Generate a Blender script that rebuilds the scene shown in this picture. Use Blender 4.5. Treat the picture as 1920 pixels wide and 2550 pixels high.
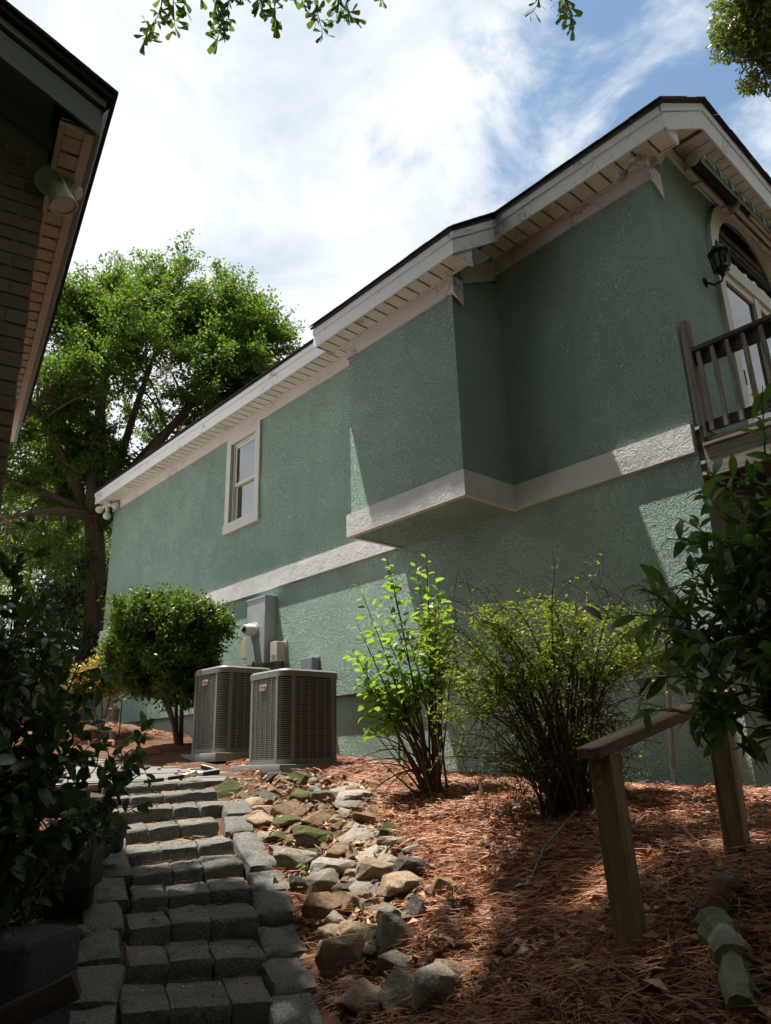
import bpy, bmesh, math, random
import numpy as np
from mathutils import Matrix, Vector
random.seed(7); RNG = np.random.default_rng(11)
scene = bpy.context.scene
for o in list(bpy.data.objects): bpy.data.objects.remove(o)
COL = scene.collection
R = math.radians

# ------------------------------------------------------------------ camera
F_PX = 1847.1; CX, CY = 960.0, 1275.0           # focal length and centre of the 1920 x 2550 photograph
CAM = np.array([[0.66527457, 0.74607373, -0.02799516],
                [-0.25247156, 0.18952466, -0.94886169],
                [-0.70261501, 0.63832154, 0.31444833]])   # rows: right, down, forward (eye at the origin)
cam_d = bpy.data.cameras.new('camera'); cam = bpy.data.objects.new('camera', cam_d); COL.objects.link(cam)
cam_d.sensor_fit = 'VERTICAL'; cam_d.sensor_height = 36.0; cam_d.lens = F_PX / 2550 * 36
cam_d.clip_start = 0.05; cam_d.clip_end = 2000
cam.matrix_world = Matrix([[CAM[0][i], -CAM[1][i], -CAM[2][i], 0] for i in range(3)] + [[0, 0, 0, 1]])
scene.camera = cam

# ------------------------------------------------------------------ light
SUN = np.array([.275, .130, -1.0]); SUN /= np.linalg.norm(SUN)     # direction the light travels
sun_d = bpy.data.lights.new('sun', 'SUN'); sun = bpy.data.objects.new('sun', sun_d); COL.objects.link(sun)
sun_d.energy = 5.0; sun_d.angle = R(.55); sun_d.color = (1.0, .95, .87)
sun.rotation_euler = Vector(SUN).to_track_quat('-Z', 'Y').to_euler(); sun.location = (-6, -4, 20)
elev = math.asin(-SUN[2]); azim = math.atan2(-SUN[0], -SUN[1])      # compass-like, from +Y towards +X
world = bpy.data.worlds.new('World'); scene.world = world; world.use_nodes = True
nt = world.node_tree; nt.nodes.clear()
def N(t, **k):
    n = nt.nodes.new(t)
    for a, b in k.items(): setattr(n, a, b)
    return n
def L(a, b): nt.links.new(a, b)
def math_node(op, a, b=None, clamp=False):
    n = N('ShaderNodeMath', operation=op, use_clamp=clamp)
    for i, v in enumerate((a, b)):
        if v is None: continue
        if isinstance(v, (int, float)): n.inputs[i].default_value = v
        else: L(v, n.inputs[i])
    return n.outputs[0]
sky = N('ShaderNodeTexSky', sky_type='NISHITA', sun_disc=False)
sky.sun_elevation = elev; sky.sun_rotation = azim; sky.air_density = 1.0; sky.dust_density = .6; sky.ozone_density = 1.6
tc = N('ShaderNodeTexCoord'); sep = N('ShaderNodeSeparateXYZ'); L(tc.outputs['Generated'], sep.inputs[0])
zden = math_node('ADD', math_node('MAXIMUM', sep.outputs[2], 0.0), .22)
comb = N('ShaderNodeCombineXYZ')
L(math_node('DIVIDE', sep.outputs[0], zden), comb.inputs[0]); L(math_node('DIVIDE', sep.outputs[1], zden), comb.inputs[1])
def noise(vec, scale, detail, rough, off=(0, 0, 0), dist=0.0):
    mp = N('ShaderNodeMapping'); mp.inputs['Location'].default_value = off; L(vec, mp.inputs[0])
    n = N('ShaderNodeTexNoise'); n.inputs['Scale'].default_value = scale; n.inputs['Detail'].default_value = detail
    n.inputs['Roughness'].default_value = rough; n.inputs['Distortion'].default_value = dist; L(mp.outputs[0], n.inputs['Vector'])
    return n.outputs['Fac']
CLOUD_OFF = (-8.76, 6.07, -4.33)
big = noise(comb.outputs[0], 1.35, 3, .5, CLOUD_OFF); fine = noise(comb.outputs[0], 4.2, 8, .6, (-4.78, 8.92, -.54), .35)
# cover opens to blue overhead in the north-east
dotn = N('ShaderNodeVectorMath', operation='DOT_PRODUCT'); L(tc.outputs['Generated'], dotn.inputs[0]); dotn.inputs[1].default_value = (0.154, -0.587, -0.795)
cov = math_node('ADD', math_node('MULTIPLY', big, .50), math_node('MULTIPLY', fine, .62))
cov = math_node('ADD', cov, .172)
cov = math_node('ADD', cov, math_node('MULTIPLY', math_node('ADD', dotn.outputs['Value'], .93), .95))
mr = N('ShaderNodeMapRange', interpolation_type='SMOOTHSTEP'); L(cov, mr.inputs['Value'])
mr.inputs['From Min'].default_value = .60; mr.inputs['From Max'].default_value = .755
shade = N('ShaderNodeMapRange'); L(noise(comb.outputs[0], 3.4, 6, .6, (9, 4, 3), .4), shade.inputs['Value'])
shade.inputs['From Min'].default_value = .36; shade.inputs['From Max'].default_value = .60
ccol = N('ShaderNodeMix', data_type='RGBA'); L(shade.outputs[0], ccol.inputs['Factor'])
ccol.inputs['A'].default_value = (3.35, 3.75, 4.25, 1); ccol.inputs['B'].default_value = (5.0, 5.15, 5.25, 1)
skym = N('ShaderNodeMix', data_type='RGBA', blend_type='MULTIPLY'); skym.inputs['Factor'].default_value = 1
L(sky.outputs[0], skym.inputs['A']); skym.inputs['B'].default_value = (.86, .90, .82, 1)
mixc = N('ShaderNodeMix', data_type='RGBA'); L(mr.outputs[0], mixc.inputs['Factor'])
L(skym.outputs['Result'], mixc.inputs['A']); L(ccol.outputs['Result'], mixc.inputs['B'])
bg = N('ShaderNodeBackground'); bg.inputs['Strength'].default_value = .10; L(mixc.outputs['Result'], bg.inputs['Color'])
out = N('ShaderNodeOutputWorld'); L(bg.outputs[0], out.inputs[0])
vs = scene.view_settings; vs.view_transform = 'Standard'; vs.look = 'None'; vs.gamma = 1; vs.exposure = 1.12; vs.use_curve_mapping = False
scene.cycles.use_adaptive_sampling = True; scene.cycles.adaptive_threshold = .03; scene.cycles.max_bounces = 5; scene.cycles.transparent_max_bounces = 4; scene.cycles.diffuse_bounces = 3; scene.cycles.glossy_bounces = 2; scene.cycles.transmission_bounces = 3

# ------------------------------------------------------------------ measuring helpers
def ray(x, y): return CAM.T @ np.array([(x - CX) / F_PX, (y - CY) / F_PX, 1.0])
def hz(x, y, d):
    r = ray(x, y); return r * (d / math.hypot(r[0], r[1]))
def onY(x, y, Y):
    r = ray(x, y); return r * (Y / r[1])
def onZ(x, y, Z):
    r = ray(x, y); return r * (Z / r[2])
def onX(x, y, X):
    r = ray(x, y); return r * (X / r[0])
def proj(P):
    c = np.asarray(P, float) @ CAM.T
    return np.stack([CX + F_PX * c[..., 0] / c[..., 2], CY + F_PX * c[..., 1] / c[..., 2], c[..., 2]], -1)

# ------------------------------------------------------------------ object helpers
def meta(o, label=None, cat=None, group=None, kind=None):
    if label: o['label'] = label
    if cat: o['category'] = cat
    if group: o['group'] = group
    if kind: o['kind'] = kind
    return o
WM = {}                                  # world matrix of every object built so far
def empty(name, loc, label=None, cat=None, group=None, kind=None):
    o = bpy.data.objects.new(name, None); COL.objects.link(o); o.location = tuple(float(v) for v in loc); o.empty_display_size = .1
    WM[o] = Matrix.Translation(o.location); return meta(o, label, cat, group, kind)
def add(name, mesh, mat=None, parent=None, label=None, cat=None, group=None, kind=None, mw=None):
    """one mesh object; mw is its WORLD matrix, also when it has a parent"""
    o = bpy.data.objects.new(name, mesh); COL.objects.link(o)
    if mat is not None and len(mesh.materials) == 0: mesh.materials.append(MATS[mat])
    if parent is not None:
        o.parent = parent; o.matrix_parent_inverse = WM[parent].inverted()
    if mw is not None: o.matrix_basis = mw
    WM[o] = mw if mw is not None else Matrix()
    return meta(o, label, cat, group, kind)
def mk(verts, faces, smooth=False, rnd=None):
    """mesh from an (n,3) array and an (m,k) array of faces, all with k corners"""
    verts = np.ascontiguousarray(verts, np.float32); faces = np.ascontiguousarray(faces, np.int32)
    me = bpy.data.meshes.new('m'); k = faces.shape[1]; m = len(faces)
    me.vertices.add(len(verts)); me.vertices.foreach_set('co', verts.ravel())
    me.loops.add(m * k); me.loops.foreach_set('vertex_index', faces.ravel())
    me.polygons.add(m); me.polygons.foreach_set('loop_start', np.arange(0, m * k, k, dtype=np.int32))
    me.polygons.foreach_set('loop_total', np.full(m, k, np.int32))
    if smooth: me.polygons.foreach_set('use_smooth', np.ones(m, bool))
    me.update(calc_edges=True)
    if rnd is not None:
        a = me.attributes.new('rnd', 'FLOAT', 'POINT'); a.data.foreach_set('value', np.ascontiguousarray(rnd, np.float32))
    return me
class MB:
    """collects boxes, prisms, tubes and lathes; .mesh() gives one mesh"""
    def __init__(s): s.v = []; s.f = []; s.n = 0
    def raw(s, v, f):
        s.v += [tuple(float(c) for c in p) for p in v]; s.f += [tuple(int(i) + s.n for i in q) for q in f]; s.n += len(v); return s
    def box(s, a, b):
        x0, y0, z0 = a; x1, y1, z1 = b
        if x0 > x1: x0, x1 = x1, x0
        if y0 > y1: y0, y1 = y1, y0
        if z0 > z1: z0, z1 = z1, z0
        return s.raw([(x0,y0,z0),(x1,y0,z0),(x1,y1,z0),(x0,y1,z0),(x0,y0,z1),(x1,y0,z1),(x1,y1,z1),(x0,y1,z1)],
                     [(0,3,2,1),(4,5,6,7),(0,1,5,4),(1,2,6,5),(2,3,7,6),(3,0,4,7)])
    def obox(s, c, ax, ay, az):
        c, ax, ay, az = map(np.asarray, (c, ax, ay, az)); v = []
        for sz in (-1, 1):
            for sx, sy in ((-1,-1),(1,-1),(1,1),(-1,1)): v.append(c + sx*ax + sy*ay + sz*az)
        return s.raw(v, [(0,3,2,1),(4,5,6,7),(0,1,5,4),(1,2,6,5),(2,3,7,6),(3,0,4,7)])
    def prism(s, poly, ext):
        """closed prism: poly = list of 3D points, ext = extrusion vector"""
        n = len(poly); p = [np.asarray(q, float) for q in poly]; e = np.asarray(ext, float)
        s.raw(p + [q + e for q in p], [tuple(range(n))[::-1], tuple(range(n, 2*n))] + [(i, (i+1) % n, n + (i+1) % n, n + i) for i in range(n)]); return s
    def tube(s, pts, r, n=8, cap=True):
        pts = [np.asarray(p, float) for p in pts]; m = len(pts)
        rs = r if hasattr(r, '__len__') else [r] * m; v = []; up = np.array([.13, .31, .94])
        for i, p in enumerate(pts):
            t = pts[min(i+1, m-1)] - pts[max(i-1, 0)]; t /= (np.linalg.norm(t) + 1e-9)
            a = np.cross(t, up); la = np.linalg.norm(a)
            if la < 1e-3: a = np.cross(t, (1, 0, 0)); la = np.linalg.norm(a)
            a /= la; b = np.cross(t, a)
            for k in range(n):
                w = 2 * math.pi * k / n; v.append(p + rs[i] * (a * math.cos(w) + b * math.sin(w)))
        f = [(i*n + k, i*n + (k+1) % n, (i+1)*n + (k+1) % n, (i+1)*n + k) for i in range(m-1) for k in range(n)]
        if cap: f += [tuple(range(n))[::-1], tuple(range((m-1)*n, m*n))]
        return s.raw(v, f)
    def lathe(s, prof, c=(0,0,0), axis=(0,0,1), n=16):
        """prof = [(radius, height)] turned about axis through c"""
        c = np.asarray(c, float); t = np.asarray(axis, float); t /= np.linalg.norm(t)
        a = np.cross(t, (.3, .9, .2)); a /= np.linalg.norm(a); b = np.cross(t, a); v = []
        for r, h in prof:
            for k in range(n):
                w = 2*math.pi*k/n; v.append(c + t*h + r*(a*math.cos(w) + b*math.sin(w)))
        m = len(prof); f = [(i*n + k, i*n + (k+1) % n, (i+1)*n + (k+1) % n, (i+1)*n + k) for i in range(m-1) for k in range(n)]
        f += [tuple(range(n))[::-1], tuple(range((m-1)*n, m*n))]
        return s.raw(v, f)
    def mesh(s, smooth=False, bevel=0, seg=2, fixn=True):
        me = bpy.data.meshes.new('m'); me.from_pydata(s.v, [], s.f)
        if bevel or fixn:
            bm = bmesh.new(); bm.from_mesh(me)
            if fixn: bmesh.ops.recalc_face_normals(bm, faces=bm.faces)
            if bevel: bmesh.ops.bevel(bm, geom=list(bm.edges), offset=bevel, segments=seg, affect='EDGES', profile=.5, clamp_overlap=True)
            bm.to_mesh(me); bm.free()
        if smooth:
            me.polygons.foreach_set('use_smooth', np.ones(len(me.polygons), bool))
            if hasattr(me, 'set_sharp_from_angle'): me.set_sharp_from_angle(angle=R(38))
        me.update(); return me
def box_mesh(a, b, bevel=0): return MB().box(a, b).mesh(bevel=bevel, seg=1)

# ------------------------------------------------------------------ materials
MATS = {}
class MT:
    """small material builder"""
    def __init__(s, name, rough=.8, spec=.3, metal=0.0):
        s.m = bpy.data.materials.new(name); s.m.use_nodes = True; s.t = s.m.node_tree; s.t.nodes.clear()
        s.out = s.n('ShaderNodeOutputMaterial'); s.p = s.n('ShaderNodeBsdfPrincipled'); s.l(s.p.outputs[0], s.out.inputs[0])
        s.p.inputs['Roughness'].default_value = rough; s.p.inputs['Specular IOR Level'].default_value = spec; s.p.inputs['Metallic'].default_value = metal
        s.co = s.n('ShaderNodeTexCoord').outputs['Object']; MATS[name] = s.m
    def n(s, t, **k):
        x = s.t.nodes.new(t)
        for a, b in k.items(): setattr(x, a, b)
        return x
    def l(s, a, b): s.t.links.new(a, b)
    def map(s, scale=(1,1,1), rot=(0,0,0), vec=None):
        m = s.n('ShaderNodeMapping'); m.inputs['Scale'].default_value = scale; m.inputs['Rotation'].default_value = rot; s.l(vec or s.co, m.inputs[0]); return m.outputs[0]
    def shift(s):
        """object coordinates moved by a random amount for each object"""
        oi = s.n('ShaderNodeObjectInfo'); k = s.n('ShaderNodeVectorMath', operation='SCALE'); k.inputs[0].default_value = (37.3, 53.1, 19.7); s.l(oi.outputs['Random'], k.inputs['Scale'])
        a = s.n('ShaderNodeVectorMath', operation='ADD'); s.l(s.co, a.inputs[0]); s.l(k.outputs[0], a.inputs[1]); s.co = a.outputs[0]; return s
    def noise(s, scale, detail=3, rough=.5, dist=0, vec=None):
        x = s.n('ShaderNodeTexNoise'); x.inputs['Scale'].default_value = scale; x.inputs['Detail'].default_value = detail; x.inputs['Roughness'].default_value = rough
        x.inputs['Distortion'].default_value = dist; s.l(vec or s.co, x.inputs['Vector']); return x.outputs['Fac']
    def voro(s, scale, feature='F1', vec=None, out='Distance'):
        x = s.n('ShaderNodeTexVoronoi', feature=feature); x.inputs['Scale'].default_value = scale; s.l(vec or s.co, x.inputs['Vector']); return x.outputs[out]
    def ramp(s, fac, stops):
        x = s.n('ShaderNodeValToRGB'); e = x.color_ramp.elements
        while len(e) < len(stops): e.new(.5)
        for i, (p, c) in enumerate(stops): e[i].position = p; e[i].color = (c[0], c[1], c[2], 1) if hasattr(c, '__len__') else (c, c, c, 1)
        s.l(fac, x.inputs[0]); return x.outputs[0]
    def mix(s, fac, a, b, mode='MIX'):
        x = s.n('ShaderNodeMix', data_type='RGBA', blend_type=mode)
        for k, v in (('Factor', fac), ('A', a), ('B', b)):
            if isinstance(v, (int, float)): x.inputs[k].default_value = v
            elif isinstance(v, (tuple, list)): x.inputs[k].default_value = (v[0], v[1], v[2], 1)
            else: s.l(v, x.inputs[k])
        return x.outputs['Result']
    def col(s, c):
        if isinstance(c, (tuple, list)): s.p.inputs['Base Color'].default_value = (c[0], c[1], c[2], 1)
        else: s.l(c, s.p.inputs['Base Color'])
        return s
    def bump(s, h, strength=.5, dist=.01, prev=None):
        b = s.n('ShaderNodeBump'); b.inputs['Strength'].default_value = strength; b.inputs['Distance'].default_value = dist; s.l(h, b.inputs['Height'])
        if prev is not None: s.l(prev, b.inputs['Normal'])
        s.l(b.outputs[0], s.p.inputs['Normal']); return b.outputs[0]
    def rnd(s): return s.n('ShaderNodeObjectInfo').outputs['Random']
def stucco(name, base, dark, strength=.9):
    m = MT(name, .92, .15)
    big = m.noise(.9, 5, .6); streak = m.noise(1.0, 6, .65, vec=m.map((2.2, 2.2, .35)))
    c = m.mix(m.ramp(big, [(.35, 0), (.7, 1)]), dark, base); c = m.mix(m.ramp(streak, [(.45, 0), (.75, .45)]), c, tuple(v * .72 for v in base)); c = m.mix(m.ramp(m.noise(7, 6, .7), [(.55, 0), (.8, .35)]), c, tuple(min(1, v * 1.18) for v in base))
    m.col(c)
    worm = m.noise(24, 3, .6, 1.9); fine = m.noise(90, 2, .5, .4)
    lump = m.noise(2.6, 4, .6); hgt = m.mix(m.ramp(lump, [(.35, 0), (.65, 1)]), m.ramp(worm, [(.44, 0), (.70, .75)]), m.ramp(worm, [(.36, 0), (.58, 1)])); n1 = m.bump(hgt, strength, .024); n1 = m.bump(lump, .4, .05, n1); m.bump(fine, .4, .003, n1)
    return m.m
stucco('stucco_green', (.390, .525, .450), (.325, .455, .385))
stucco('stucco_trim', (.63, .615, .605), (.58, .565, .555), .28)
m = MT('trim', .55, .35)      # painted fascia with mildew specks and leaf stains
sp = m.noise(26, 6, .7, 1.2, vec=m.map((1, 1, .55))); patch = m.noise(2.2, 3, .6)
g = m.ramp(m.mix(1.0, sp, patch, 'MULTIPLY'), [(.315, 0), (.385, .85)])
m.col(m.mix(g, m.mix(m.noise(1.4, 4, .6), (.72, .73, .75), (.80, .80, .81)), (.22, .17, .13)))
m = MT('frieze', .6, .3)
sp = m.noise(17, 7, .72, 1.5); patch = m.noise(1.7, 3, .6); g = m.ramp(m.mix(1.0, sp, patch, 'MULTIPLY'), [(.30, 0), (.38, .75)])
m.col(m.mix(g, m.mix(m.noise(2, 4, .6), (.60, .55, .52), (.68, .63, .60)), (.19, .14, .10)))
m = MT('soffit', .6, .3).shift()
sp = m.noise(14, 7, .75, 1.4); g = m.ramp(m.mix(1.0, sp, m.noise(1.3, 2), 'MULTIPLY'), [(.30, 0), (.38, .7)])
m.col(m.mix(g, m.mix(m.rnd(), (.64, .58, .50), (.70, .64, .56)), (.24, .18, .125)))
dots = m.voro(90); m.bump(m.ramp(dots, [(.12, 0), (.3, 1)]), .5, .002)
m = MT('soffit_groove', .8, .2); m.col(m.mix(m.noise(30, 4), (.10, .075, .055), (.22, .17, .13)))
m = MT('shingle', .95, .15).shift(); m.col(m.mix(m.noise(80, 3), (.035, .033, .034), (.085, .078, .075))); m.bump(m.noise(160, 2), .5, .003)
m = MT('glass', .02, .9); m.p.inputs['IOR'].default_value = 2.1; m.col((.012, .016, .018)); m.p.inputs['Coat Weight'].default_value = .6
m = MT('door_glass', .03, .5); m.p.inputs['IOR'].default_value = 1.45; m.col((.010, .012, .014))
m = MT('vinyl', .35, .4); m.col((.66, .64, .58))
m = MT('casing', .5, .35); m.col(m.mix(m.noise(3, 5, .6), (.57, .545, .52), (.63, .605, .58)))
m = MT('cream_trim', .5, .35); m.col(m.mix(m.noise(4, 5, .6), (.50, .47, .38), (.58, .55, .45)))
m = MT('shed_soffit', .6, .3).shift(); m.col(m.mix(m.rnd(), (.54, .43, .335), (.60, .48, .38))); m.bump(m.ramp(m.voro(110), [(.12, 0), (.3, 1)]), .35, .0015)
m = MT('shed_trim', .5, .3); m.col((.56, .45, .36))
m = MT('shed_board', .6, .3); m.col(m.mix(m.noise(5, 5), (.20, .215, .20), (.25, .265, .245)))
m = MT('brick', .9, .2).shift()
c = m.ramp(m.rnd(), [(0, (.24, .16, .12)), (.35, (.32, .21, .155)), (.7, (.26, .20, .15)), (1, (.20, .165, .14))]); c = m.mix(m.ramp(m.noise(14, 6, .7), [(.4, 0), (.7, .6)]), c, (.16, .15, .12)); m.col(c); m.bump(m.noise(70, 5, .65), .7, .006)
m = MT('mortar', .95, .1); m.col(m.mix(m.noise(40, 4), (.33, .30, .26), (.22, .20, .17))); m.bump(m.noise(60, 4), .6, .006)
def wood(name, c0, c1, axis, scale=9, rough=.8):
    m = MT(name, rough, .2).shift(); sc = [scale * 6] * 3; sc[axis] = scale * .35
    g = m.noise(1.0, 6, .62, .6, vec=m.map(tuple(sc))); kn = m.noise(1.0, 3, .5, 2.5, vec=m.map(tuple(v * .22 for v in sc)))
    c = m.mix(m.ramp(g, [(.3, 0), (.7, 1)]), c0, c1); c = m.mix(m.ramp(kn, [(.5, 0), (.62, .55)]), c, tuple(v * .45 for v in c0)); m.col(c); m.bump(g, .55, .004); return m.m
wood('deck_wood_x', (.145, .125, .105), (.27, .235, .20), 0); wood('deck_wood_z', (.15, .125, .105), (.30, .255, .215), 2)
wood('deck_rail_wood', (.045, .042, .04), (.10, .095, .088), 0); wood('post_wood', (.26, .18, .09), (.46, .34, .19), 2, 7); wood('rail_wood', (.24, .16, .11), (.42, .30, .21), 1, 7)
wood('fence_wood', (.12, .10, .085), (.24, .21, .18), 2, 5)
m = MT('block', .95, .15).shift()
sp = m.noise(95, 3, .6); c = m.mix(m.ramp(sp, [(.38, 0), (.68, 1)]), (.055, .054, .052), (.23, .225, .215)); c = m.mix(m.ramp(m.noise(5, 5, .6), [(.42, 0), (.7, .6)]), c, (.10, .092, .075)); c = m.mix(m.ramp(m.rnd(), [(0, 0), (1, .35)]), c, (.17, .155, .135)); c = m.mix(m.ramp(m.noise(9, 7, .72), [(.52, 0), (.64, .8)]), c, (.075, .072, .036)); c = m.mix(m.ramp(m.noise(3.3, 6, .7), [(.54, 0), (.64, .7)]), c, (.20, .155, .11))
m.col(c); n1 = m.bump(m.noise(22, 5, .6), .5, .012); m.bump(sp, .9, .005, n1)
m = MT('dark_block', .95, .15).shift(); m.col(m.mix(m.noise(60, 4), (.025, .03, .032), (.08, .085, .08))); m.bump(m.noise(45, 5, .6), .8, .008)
m = MT('slab', .9, .2).shift(); sp = m.noise(120, 3); c = m.mix(sp, (.125, .12, .11), (.215, .205, .19)); c = m.mix(m.ramp(m.noise(4, 5), [(.45, 0), (.7, .5)]), c, (.17, .15, .125)); m.col(c); m.bump(sp, .6, .004)
m = MT('concrete', .9, .2); m.col(m.mix(m.noise(30, 5), (.36, .36, .35), (.45, .45, .44))); m.bump(m.noise(90, 3), .4, .003)
m = MT('garden_brick', .9, .2).shift(); m.col(m.mix(m.noise(30, 4), (.26, .10, .07), (.38, .17, .12))); m.bump(m.noise(60, 4), .5, .004)
def rock(name, a, b, c, moss=0.0, rust=.3):
    m = MT(name, .85, .3).shift(); n1 = m.noise(6, 6, .62, .4); n2 = m.noise(30, 6, .7); oi = m.rnd()
    k = m.mix(m.ramp(n1, [(.35, 0), (.65, 1)]), a, b); k = m.mix(m.ramp(n2, [(.5, 0), (.75, .7)]), k, c)
    k = m.mix(m.ramp(m.noise(4, 4, .6), [(.52, 0), (.68, rust)]), k, (.34, .175, .075)); k = m.mix(.35, k, m.mix(oi, (.10, .09, .08), (.52, .48, .42)), 'OVERLAY')
    if moss:
        ge = m.n('ShaderNodeNewGeometry'); se = m.n('ShaderNodeSeparateXYZ'); m.l(ge.outputs['Normal'], se.inputs[0])
        mm = m.n('ShaderNodeMath', operation='ADD'); m.l(se.outputs[2], mm.inputs[0]); nz = m.n('ShaderNodeMath', operation='MULTIPLY'); m.l(m.noise(7, 7, .75), nz.inputs[0]); nz.inputs[1].default_value = 1.7; m.l(nz.outputs[0], mm.inputs[1])
        fac = m.ramp(mm.outputs[0], [(.50 + (1 - moss) * .35, 0), (.66 + (1 - moss) * .35, 1)]); k = m.mix(fac, k, m.mix(m.noise(60, 3), (.05, .058, .018), (.125, .135, .038)))
    cr = m.ramp(m.voro(5, 'DISTANCE_TO_EDGE', vec=m.map((1, 1, 1.6))), [(.0, 0), (.05, 1)]); k = m.mix(cr, m.mix(.4, k, (.06, .045, .03)), k); m.col(k); n = m.bump(n1, .7, .05); n = m.bump(cr, .35, .02, n); m.bump(n2, .9, .018, n); return m.m
rock('rock_grey', (.23, .21, .18), (.38, .35, .30), (.12, .11, .095), 0, .35)
rock('rock_tan', (.42, .31, .205), (.56, .45, .335), (.21, .15, .10), 0, .5)
rock('rock_pale', (.38, .34, .29), (.55, .50, .43), (.22, .19, .165), 0, .2)
rock('rock_brown', (.24, .155, .095), (.40, .27, .17), (.10, .07, .05), 0, .6)
rock('rock_dark', (.09, .085, .078), (.17, .16, .145), (.06, .057, .05), 0, .15)
rock('rock_moss', (.12, .115, .095), (.21, .19, .15), (.08, .075, .06), .92, .1)
rock('rock_lichen', (.20, .20, .165), (.30, .29, .24), (.13, .14, .09), .55, .1)
m = MT('soil', .97, .1); c = m.mix(m.noise(25, 6, .7), (.045, .026, .017), (.15, .078, .045)); m.col(m.mix(m.ramp(m.noise(3, 5), [(.4, 0), (.7, .6)]), c, (.19, .105, .062))); m.bump(m.noise(40, 6, .7), 1.0, .02)
def attr_rnd(m):
    a = m.n('ShaderNodeAttribute'); a.attribute_name = 'rnd'; ad = m.n('ShaderNodeMath', operation='ADD'); m.l(a.outputs['Fac'], ad.inputs[0]); m.l(m.rnd(), ad.inputs[1])
    fr = m.n('ShaderNodeMath', operation='FRACT'); m.l(ad.outputs[0], fr.inputs[0]); return fr.outputs[0]
def flat(name, stops, rough=.7, spec=.25):
    m = MT(name, rough, spec); m.col(m.ramp(attr_rnd(m), stops)); return m
flat('needle', [(0, (.10, .034, .014)), (.3, (.27, .092, .035)), (.65, (.42, .155, .058)), (.9, (.52, .23, .10)), (1, (.26, .15, .08))], .5, .4)
flat('dead_leaf', [(0, (.09, .04, .022)), (.35, (.24, .115, .06)), (.7, (.36, .20, .11)), (1, (.48, .36, .22))], .6, .3)
flat('gravel', [(0, (.09, .085, .08)), (.5, (.20, .19, .175)), (1, (.38, .34, .30))], .9, .2)
def leafmat(name, c0, c1, c2, trans=.45, rough=.38, spec=.45, tcol=None):
    m = MT(name, rough, spec); c = m.ramp(attr_rnd(m), [(0, c0), (.5, c1), (1, c2)]); m.col(c)
    tr = m.n('ShaderNodeBsdfTranslucent'); t = tcol or (.30, .42, .03); m.l(m.mix(.6, m.mix(1.0, c, (2.6, 2.6, 1.6), 'MULTIPLY'), t), tr.inputs['Color'])
    mx = m.n('ShaderNodeMixShader'); mx.inputs[0].default_value = trans; m.l(m.p.outputs[0], mx.inputs[1]); m.l(tr.outputs[0], mx.inputs[2]); m.l(mx.outputs[0], m.out.inputs[0]); return m.m
leafmat('leaf_myrtle', (.035, .075, .012), (.058, .108, .016), (.095, .145, .022), .42, .55, .22, tcol=(.15, .25, .02))
leafmat('leaf_backdrop', (.045, .08, .02), (.075, .12, .03), (.12, .16, .045), .4, .55, .22, tcol=(.18, .26, .05))
leafmat('leaf_oak', (.025, .05, .014), (.045, .085, .02), (.08, .12, .03), .35, .35, .5, (.16, .26, .03))
leafmat('leaf_oak_sunny', (.035, .055, .010), (.055, .08, .014), (.09, .11, .02), .35, .35, .5, (.14, .19, .02))
leafmat('leaf_topiary', (.030, .062, .012), (.05, .095, .016), (.095, .15, .02), .24, .5, .3, (.24, .36, .02))
leafmat('leaf_amber', (.16, .12, .03), (.26, .16, .045), (.20, .22, .06), .4, .4, .4, (.5, .34, .06))
leafmat('leaf_bright', (.075, .15, .02), (.115, .21, .03), (.15, .24, .04), .45, .4, .35, (.27, .43, .03))
leafmat('leaf_abelia', (.04, .075, .012), (.065, .105, .016), (.16, .20, .026), .38, .45, .3, (.32, .40, .025))
leafmat('leaf_camellia', (.026, .062, .02), (.042, .09, .027), (.07, .125, .034), .25, .34, .45, (.09, .20, .03))
leafmat('leaf_laurel', (.03, .07, .022), (.05, .105, .028), (.085, .15, .038), .32, .42, .35, (.18, .34, .05))
leafmat('leaf_hedge', (.012, .026, .013), (.02, .04, .018), (.032, .06, .024), .15, .3, .5, (.05, .10, .03))
leafmat('blossom', (.55, .50, .40), (.70, .66, .56), (.62, .55, .42), .4, .6, .2, (.6, .55, .42))
leafmat('blossom_pink', (.50, .30, .34), (.60, .40, .42), (.55, .36, .36), .4, .6, .2, (.6, .4, .4))
m = MT('bark', .95, .15); c = m.mix(m.noise(14, 6, .65, vec=m.map((1, 1, .25))), (.055, .038, .027), (.16, .11, .078)); m.col(c); m.bump(m.noise(28, 6, .7, vec=m.map((1, 1, .2))), .8, .015)
m = MT('twig', .9, .15); m.col(m.mix(m.noise(20, 3), (.06, .04, .028), (.12, .085, .06)))
m = MT('amber_bark', .9, .2); m.col(m.mix(m.noise(12, 5, vec=m.map((1, 1, .25))), (.14, .085, .05), (.30, .20, .12)))
m = MT('green_twig', .8, .2); m.col((.12, .09, .05))
m = MT('ac_metal', .5, .4, .15); m.col(m.mix(m.noise(8, 4), (.150, .138, .122), (.20, .185, .165)))
m = MT('ac_dark', .9, .2); m.col((.012, .012, .012))
m = MT('badge', .35, .5); m.col((.62, .60, .60)); m = MT('badge_red', .4, .4); m.col((.30, .03, .05))
m = MT('grey_metal', .5, .4, .2); m.col(m.mix(m.noise(5, 5, .6), (.36, .40, .42), (.44, .475, .49))); 
m = MT('beige_plastic', .45, .35); m.col(m.mix(m.noise(5, 4), (.47, .42, .37), (.52, .47, .415)))
m = MT('tan_plastic', .45, .35); m.col((.50, .43, .27))
m = MT('blue_grey_metal', .45, .45, .2); m.col((.22, .26, .31))
m = MT('meter_white', .4, .4); m.col((.62, .62, .60))
m = MT('black_metal', .4, .5, .3); m.col((.012, .013, .014))
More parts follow.
